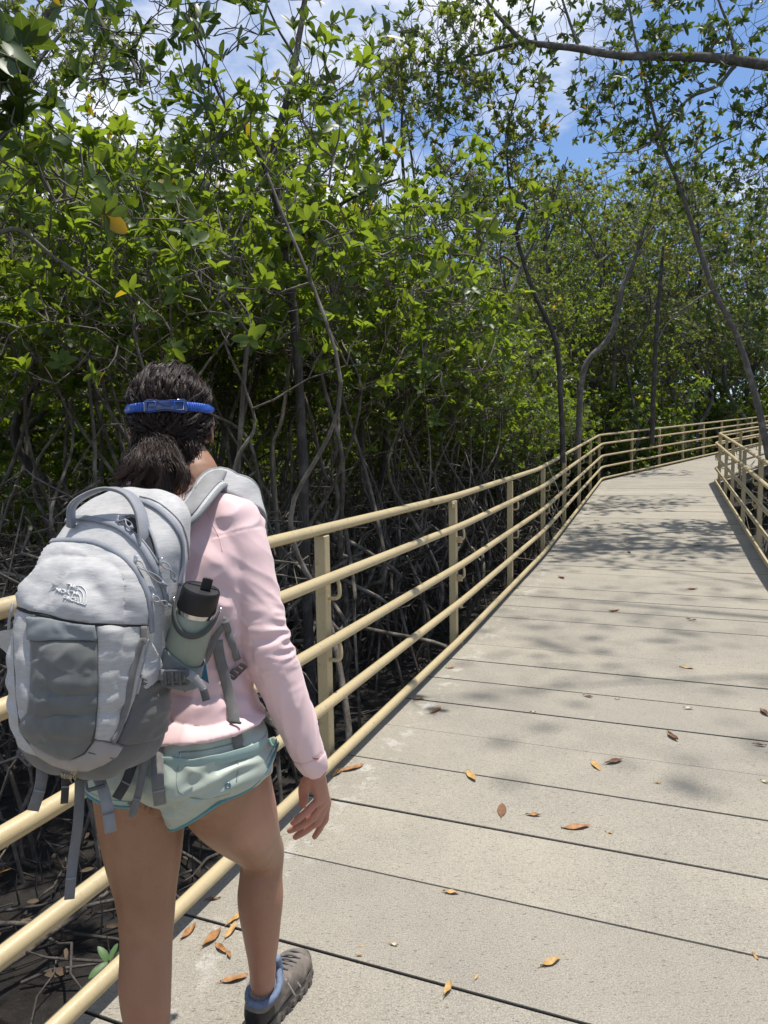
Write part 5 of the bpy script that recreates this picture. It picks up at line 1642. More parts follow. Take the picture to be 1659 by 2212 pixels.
def wander(a, b, n, amp, sag=0.0):
    a = np.asarray(a, float); b = np.asarray(b, float)
    t = np.linspace(0, 1, n)[:, None]
    L = np.linalg.norm(b - a)
    o = np.cumsum(R5.normal(0, 1, (n, 3)), 0); o -= o[0] + (o[-1] - o[0]) * t
    p = a * (1 - t) + b * t + o * amp * L / math.sqrt(n)
    p[:, 2] += sag * L * (np.sin(np.pi * t[:, 0]))
    return p

def plant(trunks, blobs, nclus, twigs, leaf_len, rows, tw_len=(0.15, 0.4), nl=(5, 8), br=0.02, up=0.5, stilts=0, leafp={}, sides=6, amp=0.35):
    """trunks: list of (pts, radii). blobs: list of (centre, radii xyz, weight). Returns wood arrays and leaf arrays."""
    curves = []; skel = []; srad = []
    for pts, rad in trunks:
        c = catmull(pts, 6); r = np.interp(np.linspace(0, 1, len(c)), np.linspace(0, 1, len(rad)), rad)
        c = c + np.cumsum(R5.normal(0, 0.004, c.shape), 0) * (np.arange(len(c)) > 0)[:, None] * 0.5
        curves.append((c, r))
        k = max(1, len(c) // 3)
        skel += list(c[k:]); srad += list(r[k:])
    w = np.array([b[2] for b in blobs], float); w /= w.sum()
    cs = []
    for _ in range(nclus):
        c, rr, _w = blobs[R5.choice(len(blobs), p=w)]
        d = R5.normal(0, 1, 3); d /= np.linalg.norm(d)
        cs.append(np.array(c) + d * np.array(rr) * R5.uniform(0.25, 1.0) ** 0.55)
    S = np.array(skel)
    cs.sort(key=lambda c: np.min(((S - c) ** 2).sum(1)))
    skel = list(skel); srad = list(srad)
    tips, td = [], []
    for c in cs:
        S = np.array(skel)
        dv = c - S
        cost = np.linalg.norm(dv, axis=1) + 0.6 * np.clip(-dv[:, 2] + 0.05, 0, None)
        i = int(np.argmin(cost)); a = S[i]; L = np.linalg.norm(c - a)
        n = max(4, min(10, int(L / 0.12)))
        p = wander(a, c, n, amp, -0.06)
        r0 = min(srad[i] * 0.75, br * (0.35 + 0.5 * min(1.5, L)))
        r = np.linspace(r0, max(0.003, r0 * 0.35), n)
        curves.append((p, r)); skel += list(p[1:]); srad += list(r[1:])
        dirn = (c - a) / (L + 1e-6)
        for _t in range(twigs):
            d = dirn * 0.5 + R5.normal(0, 0.6, 3) + np.array([0, 0, up]); d /= np.linalg.norm(d)
            q = p[R5.integers(max(1, n - 4), n)]
            e = q + d * R5.uniform(*tw_len)
            tp = wander(q, e, 4, 0.25)
            curves.append((tp, np.linspace(0.0045, 0.0022, 4)))
            tips.append(e); td.append(tp[-1] - tp[-2] + np.array([0, 0, 0.02]))
    WV, WF = tubes_np(curves, sides)
    LV = rosettes(tips, td, leaf_len, rows, nl, **leafp)
    return (WV, WF), LV

def plant_object(name, base, data, mt, ml, label, cat, group=None, kind=None):
    (WV, WF), (V, F, uv, rnd) = data
    base = np.asarray(base, float)
    root = empty(name, base, label, cat, group)
    t = npmesh('trunk', WV - base, WF); t.materials.append(mt); t.polygons.foreach_set('use_smooth', np.ones(len(t.polygons), dtype=bool))
    c = npmesh('crown', V - base, F, uv, {'rnd': rnd}); c.materials.append(ml); c.polygons.foreach_set('use_smooth', np.ones(len(c.polygons), dtype=bool))
    for nm, me in (('trunk', t), ('crown', c)):
        o = bpy.data.objects.new(nm, me); COL.objects.link(o); o.parent = root
    return root

def copy_plant(src, loc, rz, s, label=None, sz=None):
    r = src.copy(); COL.objects.link(r); r.location = loc; r.rotation_euler = (0, 0, rz); r.scale = (s, s, sz or s)
    if label: r['label'] = label
    for ch in list(src.children):
        c = ch.copy(); COL.objects.link(c); c.parent = r
    return r

# position relative to the deck (metres outside its edges; negative = over it)
def clear_of_deck(x, y):
    w = np.array([x, y])
    d = w - O1; s, q = d @ U1, d @ N1
    a = max(-q, q - WID) if s < SB + 1.5 else 99
    d = w - B1; t, q2_ = d @ U2, d @ N2
    b_ = max(-q2_, q2_ - WID) if t > -1.5 else 99
    return min(a, b_)
def side_left(x, y):
    d = np.array([x, y]) - O1
    if d @ U1 < SB: return d @ N1 < WID / 2
    d = np.array([x, y]) - B1
    return d @ N2 < WID / 2

# --- ground
gm = bpy.data.materials.new('swamp_mud'); gm.use_nodes = True
nt = gm.node_tree; b = nt.nodes['Principled BSDF']; vec = nt.nodes.new('ShaderNodeTexCoord').outputs['Object']
base = mixc(nt, nz(nt, vec, 5, 6, 0.35, 0.65, 0.65), (0.010, 0.0085, 0.0075), (0.030, 0.024, 0.019))
base = mixc(nt, math_(nt, 'MULTIPLY', nz(nt, vec, 38, 5, 0.58, 0.66, 0.7), 0.6), base, (0.06, 0.046, 0.034))
nt.links.new(base, b.inputs['Base Color'])
nt.links.new(math_(nt, 'ADD', math_(nt, 'MULTIPLY', nz(nt, vec, 4, 4, 0.4, 0.6), 0.4), 0.42), b.inputs['Roughness'])
nt.links.new(bumpn(nt, nz(nt, vec, 30, 6, 0.2, 0.8, 0.7), 0.9, 0.03), b.inputs['Normal'])
xs = np.concatenate([[-400, -120, -60, -30], np.arange(-16, 22, 0.35), [30, 60, 120, 400]]); ys = np.concatenate([[-400, -120, -40, -15], np.arange(-4, 26, 0.35), [34, 60, 120, 400]])
GX, GY = np.meshgrid(xs, ys, indexing='ij')
V = np.stack([GX.ravel(), GY.ravel(), np.zeros(GX.size)], 1)
near = (np.abs(V[:, 0]) < 25) & (V[:, 1] < 28) & (V[:, 1] > -6)
zz_ = np.zeros(len(V)); zz_[near] = vnoise(V[near], 1.3, 3) * 0.07 + vnoise(V[near], 0.35, 8) * 0.08
V[:, 2] = GZ + zz_
ny = len(ys); ii, jj = np.meshgrid(np.arange(len(xs) - 1), np.arange(ny - 1), indexing='ij')
a = (ii * ny + jj).ravel(); F = np.stack([a, a + ny, a + ny + 1, a + 1], 1)
gme = npmesh('ground', V, F); tag(link('ground', gme, gm), kind='structure')

# --- the big single trees, traced with their own depth
def tr(pts, d):
    d = np.broadcast_to(np.asarray(d, float), (len(pts),))
    return np.array([P(u, v, dd) for (u, v), dd in zip(pts, d)])
def bl(u, v, d, r, w=1.0): return (P(u, v, d), r if isinstance(r, tuple) else (r, r, r), w)

# dark mangrove just behind the railing
d1 = 5.7
T = [(tr([(675, 1600), (668, 1400), (660, 1150), (654, 950), (638, 700), (616, 540), (604, 430), (592, 312), (622, 205), (636, 120), (655, 0), (668, -140), (660, -330)], [d1, d1, d1, d1, d1, 5.7, 5.8, 5.9, 5.9, 6.0, 6.1, 6.2, 6.4]), [.046, .042, .039, .037, .034, .032, .030, .029, .027, .025, .022, .018, .012]),
     (tr([(614, 535), (578, 385), (540, 300), (480, 222), (430, 110), (400, 0)], [5.7, 5.5, 5.4, 5.3, 5.3, 5.3]), [.024, .02, .016, .012, .009, .006]),
     (tr([(616, 540), (680, 480), (740, 435), (800, 405), (870, 380)], [5.7, 5.4, 5.2, 5.0, 4.9]), [.020, .017, .013, .01, .006]),
     (tr([(640, 130), (600, 60), (560, -30)], [6.0, 6.0, 5.9]), [.014, .01, .006])]
D_ = plant(T, [bl(480, 120, 5.2, (0.75, 0.6, 0.55), 2), bl(620, 60, 5.9, (0.8, 0.8, 0.55), 1.5), bl(760, 200, 5.7, (0.7, 0.7, 0.5), 1.2), bl(560, -180, 6, (1.4, 1.2, 0.9), 1.5)], 34, 3, 0.13, 6, nl=(4, 6), br=0.018, leafp=dict(wr=(0.30, 0.42)))
plant_object('mangrove_tree', tr([(675, 1600)], d1)[0], D_, M_barkd, M_leafD, 'dark crooked mangrove tree standing just behind the near railing post', 'tree')
# leaning pale tree, upper left
T = [(tr([(-60, 1300), (-40, 800), (-10, 500), (10, 330), (38, 170), (72, 70), (135, -20), (210, -150)], [7.2, 7.2, 7.1, 7, 7, 6.9, 6.8, 6.6]), [.075, .07, .064, .06, .052, .046, .036, .02]),
     (tr([(60, 100), (30, 20), (10, -80)], [6.9, 7, 7.2]), [.02, .015, .01])]
D_ = plant(T, [bl(140, 40, 6.6, (1.0, 1.0, 0.7), 2), bl(60, 110, 7.2, (0.8, 0.8, 0.5), 1), bl(220, 180, 6.9, (0.8, 0.9, 0.5), 1.4)], 60, 4, 0.075, 3, nl=(5, 8), br=0.016)
plant_object('mangrove_tree', tr([(-60, 1300)], 7.2)[0], D_, M_bark, M_leafF, 'pale grey leaning tree trunk rising at the upper left edge', 'tree')
# drooping bough, top left
T = [(tr([(-300, 1000), (-260, 300), (-100, 40), (60, -120), (170, -20), (215, 52), (246, 98), (285, 132), (300, 190)], [4.5, 4.5, 4.6, 4.8, 5, 5, 4.9, 4.8, 4.7]), [.06, .055, .045, .035, .024, .02, .016, .012, .007])]
D_ = plant(T, [bl(290, 110, 4.7, (0.35, 0.4, 0.25), 2), bl(250, 30, 4.9, (0.4, 0.4, 0.25), 1)], 11, 3, 0.125, 6, nl=(4, 7), br=0.01, up=0.1, leafp=dict(wr=(0.34, 0.44)))
plant_object('mangrove_tree', tr([(-300, 1000)], 4.5)[0] * [1, 1, 0] + [0, 0, GZ], D_, M_barkd, M_leafD, 'dark bough with broad leaves drooping against the sky at the top left', 'tree')
# near broad leaves, left edge
T = [(tr([(-260, 1500), (-200, 900), (-120, 600), (-20, 330), (60, 240)], [3.4, 3.4, 3.3, 3.2, 3.1]), [.035, .03, .024, .014, .006]), (tr([(-120, 600), (20, 500), (120, 560), (240, 640)], [3.3, 3.3, 3.4, 3.5]), [.016, .012, .009, .005])]
D_ = plant(T, [bl(20, 250, 3.1, (0.22, 0.3, 0.24), 2.2), bl(90, 330, 3.2, (0.2, 0.3, 0.12), 0.8), bl(30, 560, 3.4, (0.35, 0.3, 0.2), 0.8)], 12, 3, 0.13, 6, nl=(6, 9), br=0.009, leafp=dict(wr=(0.46, 0.6)))
plant_object('mangrove_sapling', tr([(-260, 1500)], 3.4)[0] * [1, 1, 0] + [0, 0, GZ], D_, M_twig, M_leafD, 'large dark broad leaved branch reaching in at the left edge', 'sapling')
# winding dark trunk
T = [(tr([(1216, 1000), (1212, 900), (1200, 740), (1154, 630), (1130, 556), (1117, 500), (1126, 465), (1135, 440), (1117, 432), (1102, 395), (1098, 290), (1120, 200)], 9.6), [.040, .037, .034, .031, .029, .027, .025, .023, .021, .018, .014, .009]),
     (tr([(1117, 432), (1090, 425), (1060, 390)], 9.6), [.014, .01, .006]), (tr([(1122, 510), (1060, 490), (1000, 500)], [9.6, 9.4, 9.2]), [.016, .012, .006])]
D_ = plant(T, [bl(1100, 230, 9.6, (0.9, 0.9, 0.75), 2), bl(1020, 400, 9.4, (0.8, 0.8, 0.7), 1.4), bl(1180, 420, 9.8, (0.9, 0.9, 0.7), 1.2)], 75, 4, 0.105, 3, nl=(5, 8), br=0.018)
plant_object('mangrove_tree', tr([(1216, 1000)], 9.6)[0] * [1, 1, 0] + [0, 0, GZ], D_, M_barkd, M_leafF, 'winding dark trunk with a sharp kink above the middle of the railing', 'tree')
# forked grey tree left of the bend
T = [(tr([(1245, 1010), (1250, 920), (1262, 795), (1320, 722), (1344, 622), (1366, 578), (1400, 458), (1420, 380)], 13.0), [.065, .06, .055, .05, .043, .037, .026, .015]),
     (tr([(1352, 600), (1385, 530), (1418, 480)], 13.0), [.03, .024, .012])]
D_ = plant(T, [bl(1410, 380, 13, (1.3, 1.3, 0.9), 2), bl(1300, 450, 13, (1.2, 1.2, 0.8), 1.2), bl(1480, 500, 13.2, (1.0, 1.0, 0.8), 1)], 80, 4, 0.10, 3, br=0.02)
plant_object('mangrove_tree', tr([(1245, 1010)], 13.0)[0] * [1, 1, 0] + [0, 0, GZ], D_, M_bark, M_leafF, 'grey trunk curving up to the right beside the bend of the railing', 'tree')
# straight thin trunk by the bend
T = [(tr([(1408, 960), (1412, 860), (1420, 700), (1428, 600), (1436, 500)], 18.5), [.07, .066, .06, .05, .03])]
D_ = plant(T, [bl(1440, 480, 18.5, (1.6, 1.6, 1.3), 1)], 60, 4, 0.12, 3, br=0.02)
plant_object('mangrove_tree', tr([(1408, 960)], 18.5)[0] * [1, 1, 0] + [0, 0, GZ], D_, M_barkd, M_leafF, 'straight thin dark trunk behind the far railing', 'tree')
# leaning tree on the right
dd = np.linspace(9.8, 10.2, 12)
T = [(tr([(1676, 1060), (1655, 960), (1626, 830), (1592, 722), (1542, 622), (1505, 505), (1472, 400), (1432, 300), (1396, 165), (1372, 60), (1350, -60), (1340, -200)], dd), [.053, .05, .047, .043, .039, .034, .030, .026, .022, .018, .015, .011]),
     (tr([(1545, 625), (1500, 650), (1440, 700), (1420, 740)], [9.2, 9.2, 9.2, 9.2]), [.018, .014, .01, .006]), (tr([(1470, 395), (1520, 330), (1600, 290)], [8.9, 9, 9]), [.016, .012, .007])]
D_ = plant(T, [bl(1500, 330, 10.0, (1.1, 1.2, 0.6), 2.4), bl(1400, 240, 9.9, (1.0, 1.2, 0.6), 2), bl(1600, 430, 10.0, (0.9, 1.2, 0.6), 2), bl(1400, 60, 10, (1.0, 1.2, 0.6), 1.4), bl(1600, 640, 10.2, (0.6, 0.8, 0.7), 1.8)], 108, 4, 0.11, 3, nl=(5, 8), br=0.017, leafp=dict(wr=(0.36, 0.48)))
plant_object('mangrove_tree', tr([(1676, 1060)], 9.6)[0] * [1, 1, 0] + [0, 0, GZ], D_, M_bark, M_leafD, 'slender tree leaning left over the walkway from beyond the right railing', 'tree')
# big horizontal limb, upper right
T = [(tr([(2150, 1200), (2120, 700), (2020, 300), (1850, 190), (1720, 150), (1659, 143), (1590, 131), (1500, 124), (1400, 122), (1320, 118), (1250, 105), (1180, 97), (1130, 89), (1082, 45), (1050, 5), (1010, -60)], np.concatenate([[9.4, 9.4, 9.3, 9.2], np.linspace(9.1, 9.4, 12)])), [.15, .145, .13, .10, .082, .072, .066, .061, .056, .052, .047, .042, .037, .028, .020, .011]),
     (tr([(1135, 90), (1075, 105), (1040, 118), (990, 128)], 9.4), [.03, .024, .018, .008]),
     (tr([(1588, 142), (1548, 185), (1482, 215), (1432, 278), (1380, 320), (1300, 330)], [9.15, 9.2, 9.2, 9.3, 9.4, 9.4]), [.03, .024, .02, .016, .011, .006]),
     (tr([(1590, 128), (1575, 60), (1540, -30)], 9.15), [.026, .02, .01]), (tr([(1160, 95), (1150, 40), (1160, -30)], 9.4), [.02, .014, .007]), (tr([(1250, 105), (1215, 0), (1200, -80)], 9.3), [.022, .016, .008])]
D_ = plant(T, [bl(980, 90, 9.5, (1.1, 1.1, 0.75), 2.4), bl(1100, 10, 9.5, (1.0, 1.0, 0.6), 1.4), bl(1380, 40, 9.3, (1.1, 1.2, 0.65), 2.2), bl(1560, 20, 9.2, (1.0, 1.1, 0.75), 2.2), bl(1640, 120, 9.1, (0.65, 0.9, 1.0), 1.6), bl(1660, 300, 9.2, (0.5, 0.9, 0.6), 1.2), bl(1330, 190, 9.4, (1.0, 1.0, 0.35), 0.9)], 132, 4, 0.108, 3, nl=(5, 8), br=0.017, up=-0.1, leafp=dict(wr=(0.36, 0.46)))
plant_object('mangrove_tree', tr([(2150, 1200)], 9.4)[0] * [1, 1, 0] + [0, 0, GZ], D_, M_bark, M_leafD, 'big tree stretching a thick level limb across the sky at the upper right', 'tree')

# high crown over the walkway (above the frame): its leaves dapple the boards
R5 = np.random.default_rng(31)
gb = np.array([*(O1 + 1.0 * U1 + (WID + 4.2) * N1), GZ])
hi = lambda s, q, z: np.array([*(O1 + s * U1 + q * N1), z])
T = [(np.array([gb, gb + [-0.2, 0.3, 4], hi(2.2, WID + 3.2, 8.0), hi(3.0, 2.6, 10.5), hi(3.4, 1.2, 11.6)]), [.13, .12, .07, .025, .01]),
     (np.array([hi(2.2, WID + 3.2, 8.0), hi(1.0, 2.6, 9.6), hi(0.2, 1.2, 10.6)]), [.03, .018, .008]), (np.array([hi(2.2, WID + 3.2, 8.0), hi(4.6, 2.6, 9.8), hi(6.0, 1.2, 10.8)]), [.03, .018, .008])]
D_ = plant(T, [(hi(3.2, 2.2, 11.2), (1.6, 1.9, 0.7), 2), (hi(0.8, 2.2, 10.4), (1.4, 1.6, 0.6), 1.3), (hi(6.2, 2.2, 10.8), (1.5, 1.8, 0.7), 2)], 66, 3, 0.10, 3, (0.3, 0.9), nl=(4, 6), br=0.012)
plant_object('mangrove_tree', gb, D_, M_bark, M_leafF, 'tall tree standing right of the walkway with its crown high above the boards', 'tree')

# --- broad-leaved thicket along the left railing
def shrub_proto(seed, h, w_, ncl, leaf, rows, tw=3, n_st=4, low=False):
    global R5
    R5 = np.random.default_rng(seed)
    T = []
    for i in range(n_st):
        a = R5.uniform(0, 6.28); r = R5.uniform(0.05, 0.25) * w_
        b0 = np.array([math.cos(a) * r * 0.6, math.sin(a) * r * 0.6, -0.1]); b1 = np.array([math.cos(a) * r * 2.0, math.sin(a) * r * 2.0, h * R5.uniform(0.7, 0.95)])
        p = wander(b0, b1, 7, 0.18)
        T.append((p, np.linspace(R5.uniform(0.016, 0.026), 0.007, 7)))
    # arching stilt roots
    for i in range(7):
        a = R5.uniform(0, 6.28); r = R5.uniform(0.4, 1.0)
        top = np.array([R5.normal(0, .1), R5.normal(0, .1), R5.uniform(0.4, 1.3)]); e = np.array([math.cos(a) * r, math.sin(a) * r, -0.15])
        m_ = (top + e) / 2 + np.array([math.cos(a) * r * 0.25, math.sin(a) * r * 0.25, 0.25])
        T.append((np.array([e, m_ - [0, 0, 0.1], m_ + [0, 0, 0.06], top])[::-1], np.array([0.016, 0.014, 0.012, 0.010])))
    Z0 = h * (0.54 if low else 0.785); zr = 0.34 if low else 0.15; zj = 0.12 if low else 0.045
    blobs = [((R5.normal(0, w_ * 0.22), R5.normal(0, w_ * 0.22), Z0 + R5.normal(0, h * zj)), (w_ * 0.55, w_ * 0.55, h * zr), 1) for _ in range(5)]
    D_ = plant(T, blobs, ncl, tw, leaf, rows, (0.12, 0.32), (6, 9), 0.014, 0.55, amp=0.4, sides=5, leafp=dict(wr=(0.42, 0.56), elev=(45, 85)))
    R5 = np.random.default_rng(seed + 500)
    return D_
HIDE = np.array([0, 0, 0])
protos = []
LBL_S = 'bright green broad leaved mangrove sapling crowded into the thicket behind the railing'
GRP_S = 'broad leaved saplings in the thicket'
spots = []
rs = random.Random(3)
tries = 0
def ok_spot(x, y, mind, lst, clear):
    return clear_of_deck(x, y) > clear and all((x - a) ** 2 + (y - c) ** 2 > mind ** 2 for a, c, *_ in lst)
sp_list = []
for _ in range(900):
    s = rs.uniform(-7, 12.5); q = -rs.uniform(1.05, 5.2)
    x, y, _z = A(s, q)
    if y < 4.1: continue
    if x / y < -0.9: continue
    if y < 9.2 and -0.155 < x / y < -0.095: continue
    if y < 7.3 and -0.185 < x / y < -0.055: continue
    if ok_spot(x, y, 0.92, sp_list, 0.95): sp_list.append((x, y, s, q))
first = {}
for i, (x, y, s, q) in enumerate(sp_list):
    k = rs.randrange(4)
    near_ = q > -2.4
    # height: tall mound in the middle, falling off along the rail
    h = np.interp(s, [-6, -1, 1.0, 3.0, 5.0, 8.0, 12.5], [4.3, 4.35, 5.0, 5.2, 4.6, 3.9, 3.5]) * rs.uniform(0.86, 1.08) * (1.0 if q < -1.8 else 0.93)
    if 0.14 < x / y < 0.27 and y < 9.8: h *= 0.76
    sc_ = h / 3.6
    loc = (x, y, GZ)
    if k not in first:
        D_ = shrub_proto(100 + k, 3.6, 1.5, 104, 0.080, 6 if k < 2 else 3)
        first[k] = plant_object('mangrove_sapling', (0, 0, 0), D_, M_root, M_leafN, LBL_S, 'sapling', GRP_S)
        o = first[k]; o.location = loc; o.rotation_euler = (0, 0, rs.uniform(0, 6.28)); o.scale = (sc_, sc_, sc_)
    else:
        copy_plant(first[k], loc, rs.uniform(0, 6.28), sc_)
n_sap = len(sp_list)

# --- low bright bushes beyond the bend and on the right
bush_first = {}
LBL_B = 'small leaved green mangrove bush in the undergrowth beyond the far railing'
GRP_B = 'bushes beyond the far railing'
bl_list = []
for _ in range(9000):
    x = rs.uniform(-14, 40); y = rs.uniform(9, 46)
    if x / y < -0.72 or x / y > 1.0: continue
    c = clear_of_deck(x, y)
    if c < (1.15 if y < 14 else 2.0): continue
    if side_left(x, y) and y < 15 and c < 5: continue
    if not side_left(x, y) and x / y < (0.86 if y < 26 else 0.7): continue
    if ok_spot(x, y, 1.45, bl_list, 0.9): bl_list.append((x, y))
    if len(bl_list) > 215: break
for i, (x, y) in enumerate(bl_list):
    k = rs.randrange(3) if y < 15 else rs.randrange(2)
    h = rs.uniform(2.6, 4.4) * (1.0 if y < 18 else 1.4)
    sc_ = h / 3.4
    if k not in bush_first:
        D_ = shrub_proto(140 + k, 3.4, 2.0, 150, 0.105, 2, 4, 5, k < 2)
        o = bush_first[k] = plant_object('mangrove_bush', (0, 0, 0), D_, M_root, M_leafN if k else M_leafF, LBL_B, 'bush', GRP_B)
        o.location = (x, y, GZ); o.rotation_euler = (0, 0, 1.0); o.scale = (sc_,) * 3
    else:
        copy_plant(bush_first[k], (x, y, GZ), rs.uniform(0, 6.28), sc_)

# --- tall background trees
def tall_proto(seed, h, ncl, leaf):
    global R5
    R5 = np.random.default_rng(seed)
    top = np.array([R5.normal(0, 0.7), R5.normal(0, 0.7), h])
    p = wander([0, 0, -0.2], top, 9, 0.10)
    T = [(p, np.linspace(0.075, 0.018, 9))]
    for i in range(4):
        k = R5.integers(3, 7); a = R5.uniform(0, 6.28)
        e = p[k] + np.array([math.cos(a) * R5.uniform(0.8, 1.8), math.sin(a) * R5.uniform(0.8, 1.8), R5.uniform(0.8, 2.2)])
        T.append((wander(p[k], e, 6, 0.22), np.linspace(0.035, 0.01, 6)))
    blobs = []
    for i in range(9):
        z = h * (R5.uniform(0.48, 1.02) if seed < 203 else R5.uniform(0.28, 0.95)); r = (1.7 - 0.7 * abs(z / h - 0.72) / 0.3)
        a = R5.uniform(0, 6.28)
        blobs.append(((math.cos(a) * r * 0.6, math.sin(a) * r * 0.6, z), (0.95, 0.95, 0.65), 1))
    return plant(T, blobs, ncl, 5, leaf, 2, (0.2, 0.55), (5, 8), 0.018, 0.35, amp=0.35, sides=5, leafp=dict(wr=(0.40, 0.52)))
LBL_T = 'tall thin mangrove tree with sparse olive leaves in the background forest'
GRP_T = 'tall trees of the background forest'
tall_first = {}
t_list = []
for _ in range(6000):
    x = rs.uniform(-16, 26); y = rs.uniform(7.5, 30)
    if x / y < -0.78 or x / y > 0.85: continue
    c = clear_of_deck(x, y)
    if c < 1.3: continue
    if not side_left(x, y) and x / y < 0.76: continue
    if ok_spot(x, y, 1.6, t_list, 1.3): t_list.append((x, y))
    if len(t_list) >= 84: break
cnt0 = len(t_list)
for _ in range(8000):
    x = rs.uniform(4, 36); y = rs.uniform(19, 44)
    if x / y < 0.16 or x / y > 0.9: continue
    c = clear_of_deck(x, y)
    if c < 1.3 or (not side_left(x, y) and x / y < 0.76): continue
    if ok_spot(x, y, 1.9, t_list, 1.3): t_list.append((x, y))
    if len(t_list) >= cnt0 + 50: break
for i, (x, y) in enumerate(t_list):
    k = rs.randrange(3) if y < 13 else rs.choice((0, 1, 2, 3, 3, 4, 4))
    h = rs.uniform(6.4, 8.6) * np.interp(y, [7, 14, 30], [0.92, 1.05, 1.45])
    if x / y > 0.12: h *= np.interp(x / y, [0.12, 0.3, 0.6], [0.98, 1.08, 1.08])
    if x / y < 0.1: h *= 0.95
    sc_ = h / 7.5
    if k not in tall_first:
        D_ = tall_proto(200 + k, 7.5, 120, 0.10)
        o = tall_first[k] = plant_object('mangrove_tree', (0, 0, 0), D_, M_bark if k % 2 else M_barkd, M_leafF if k < 4 else M_leafN, LBL_T, 'tree', GRP_T)
        o.location = (x, y, GZ); o.rotation_euler = (0, 0, 1.0); o.scale = (sc_ * 0.95, sc_ * 0.95, sc_)
    else:
        copy_plant(tall_first[k], (x, y, GZ), rs.uniform(0, 6.28), sc_ * rs.uniform(0.85, 1.05), sz=sc_)

# --- tangle of stilt roots and dead stems (uncountable)
R5 = np.random.default_rng(77)
curves = []
for _ in range(3000):
    s = R5.uniform(-8, 14); q = -R5.uniform(0.35, 1) ** 1.4 * 7.0
    if R5.random() < 0.16: q = WID + R5.uniform(0.5, 4); s = R5.uniform(1, 12)
    x, y, _z = A(s, q)
    if y < 1.0 or clear_of_deck(x, y) < 0.35: continue
    kind_ = R5.random()
    b0 = np.array([x, y, GZ - 0.05])
    if kind_ < 0.30:                       # upright stems
        h = R5.uniform(0.8, 2.4)
        e = b0 + [R5.normal(0, 0.3), R5.normal(0, 0.3), h]
        p = wander(b0, e, 8, 0.12); r = np.linspace(R5.uniform(0.007, 0.02), 0.005, 8)
    elif kind_ < 0.70:                     # arches
        a = R5.uniform(0, 6.28); L = R5.uniform(0.5, 1.6); h = R5.uniform(0.5, 1.9)
        e = b0 + [math.cos(a) * L, math.sin(a) * L, h]
        m1 = b0 + np.array([math.cos(a) * L * 0.15, math.sin(a) * L * 0.15, h * 0.6]); m2 = b0 + np.array([math.cos(a) * L * 0.55, math.sin(a) * L * 0.55, h * 0.98])
        p = catmull([b0, m1, m2, e], 4) ; p += np.cumsum(R5.normal(0, 0.013, p.shape), 0)
        r = np.linspace(R5.uniform(0.008, 0.022), 0.007, len(p))
    else:                                  # level, crooked branches
        a = R5.uniform(0, 6.28); L = R5.uniform(0.6, 1.8); z0 = R5.uniform(0.3, 2.3)
        s0 = b0 + [0, 0, z0]; e = s0 + [math.cos(a) * L, math.sin(a) * L, R5.normal(0, 0.25)]
        p = wander(s0, e, 9, 0.28); r = np.linspace(R5.uniform(0.007, 0.018), 0.004, 9)
    if min(clear_of_deck(u_[0], u_[1]) for u_ in (p[0], p[len(p) // 2], p[-1])) < 0.2: continue
    curves.append((p, r))
curves = [(p, r * 0.78) for p, r in curves]
WV, WF = tubes_np(curves, 6)
tag(link('mangrove_roots', npmesh('mangrove_roots', WV, WF), M_root), kind='stuff')
# breathing roots and fallen sticks on the mud
curves = []
for _ in range(2600):
    s = R5.uniform(-7, 10); q = -R5.uniform(0.15, 1) * 4.5
    x, y, _z = A(s, q)
    if y < 0.2 or clear_of_deck(x, y) < 0.1: continue
    b0 = np.array([x, y, GZ - 0.06])
    if R5.random() < 0.72:
        h = R5.uniform(0.06, 0.2); p = wander(b0, b0 + [R5.normal(0, .02), R5.normal(0, .02), h + 0.06], 4, 0.1); r = np.array([0.006, 0.0055, 0.004, 0.002]) * R5.uniform(0.6, 1.2)
    else:
        a = R5.uniform(0, 6.28); L = R5.uniform(0.15, 1.0); p = wander(b0 + [0, 0, 0.07], b0 + [math.cos(a) * L, math.sin(a) * L, 0.07 + R5.uniform(0, 0.12)], 6, 0.12); r = np.linspace(R5.uniform(0.004, 0.014), 0.003, 6)
    curves.append((p, r))
WV, WF = tubes_np(curves, 5)
tag(link('breathing_roots', npmesh('breathing_roots', WV, WF), M_barkd), kind='stuff')
# leaf litter on the mud
n = 1100
pos = []
for _ in range(n):
    s = R5.uniform(-7, 9); q = -R5.uniform(0.1, 1) * 4.5; x, y, _z = A(s, q); pos.append((x, y, GZ + 0.03 + R5.uniform(0, 0.05)))
pos = np.array(pos); a = R5.uniform(0, 6.28, n)
dr = np.stack([np.cos(a), np.sin(a), R5.normal(0, .15, n)], 1); dr = unit(dr); nr = np.stack([R5.normal(0, .3, n), R5.normal(0, .3, n), np.ones(n)], 1); nr = unit(nr - dr * np.sum(nr * dr, 1)[:, None])
ln = R5.uniform(0.04, 0.11, n)
V, F, uv, rnd = leaves_np(pos, dr, nr, ln, ln * 0.4, 3, 0.3, -0.1)
M_lit = leaf_material('leaf_litter', (0.045, 0.03, 0.02), (0.13, 0.085, 0.045), (0.1, 0.07, 0.05), 0.8, 0.05, 0.03)
lit = npmesh('leaf_litter', V, F, uv, {'rnd': rnd}); tag(link('leaf_litter', lit, M_lit), kind='stuff')

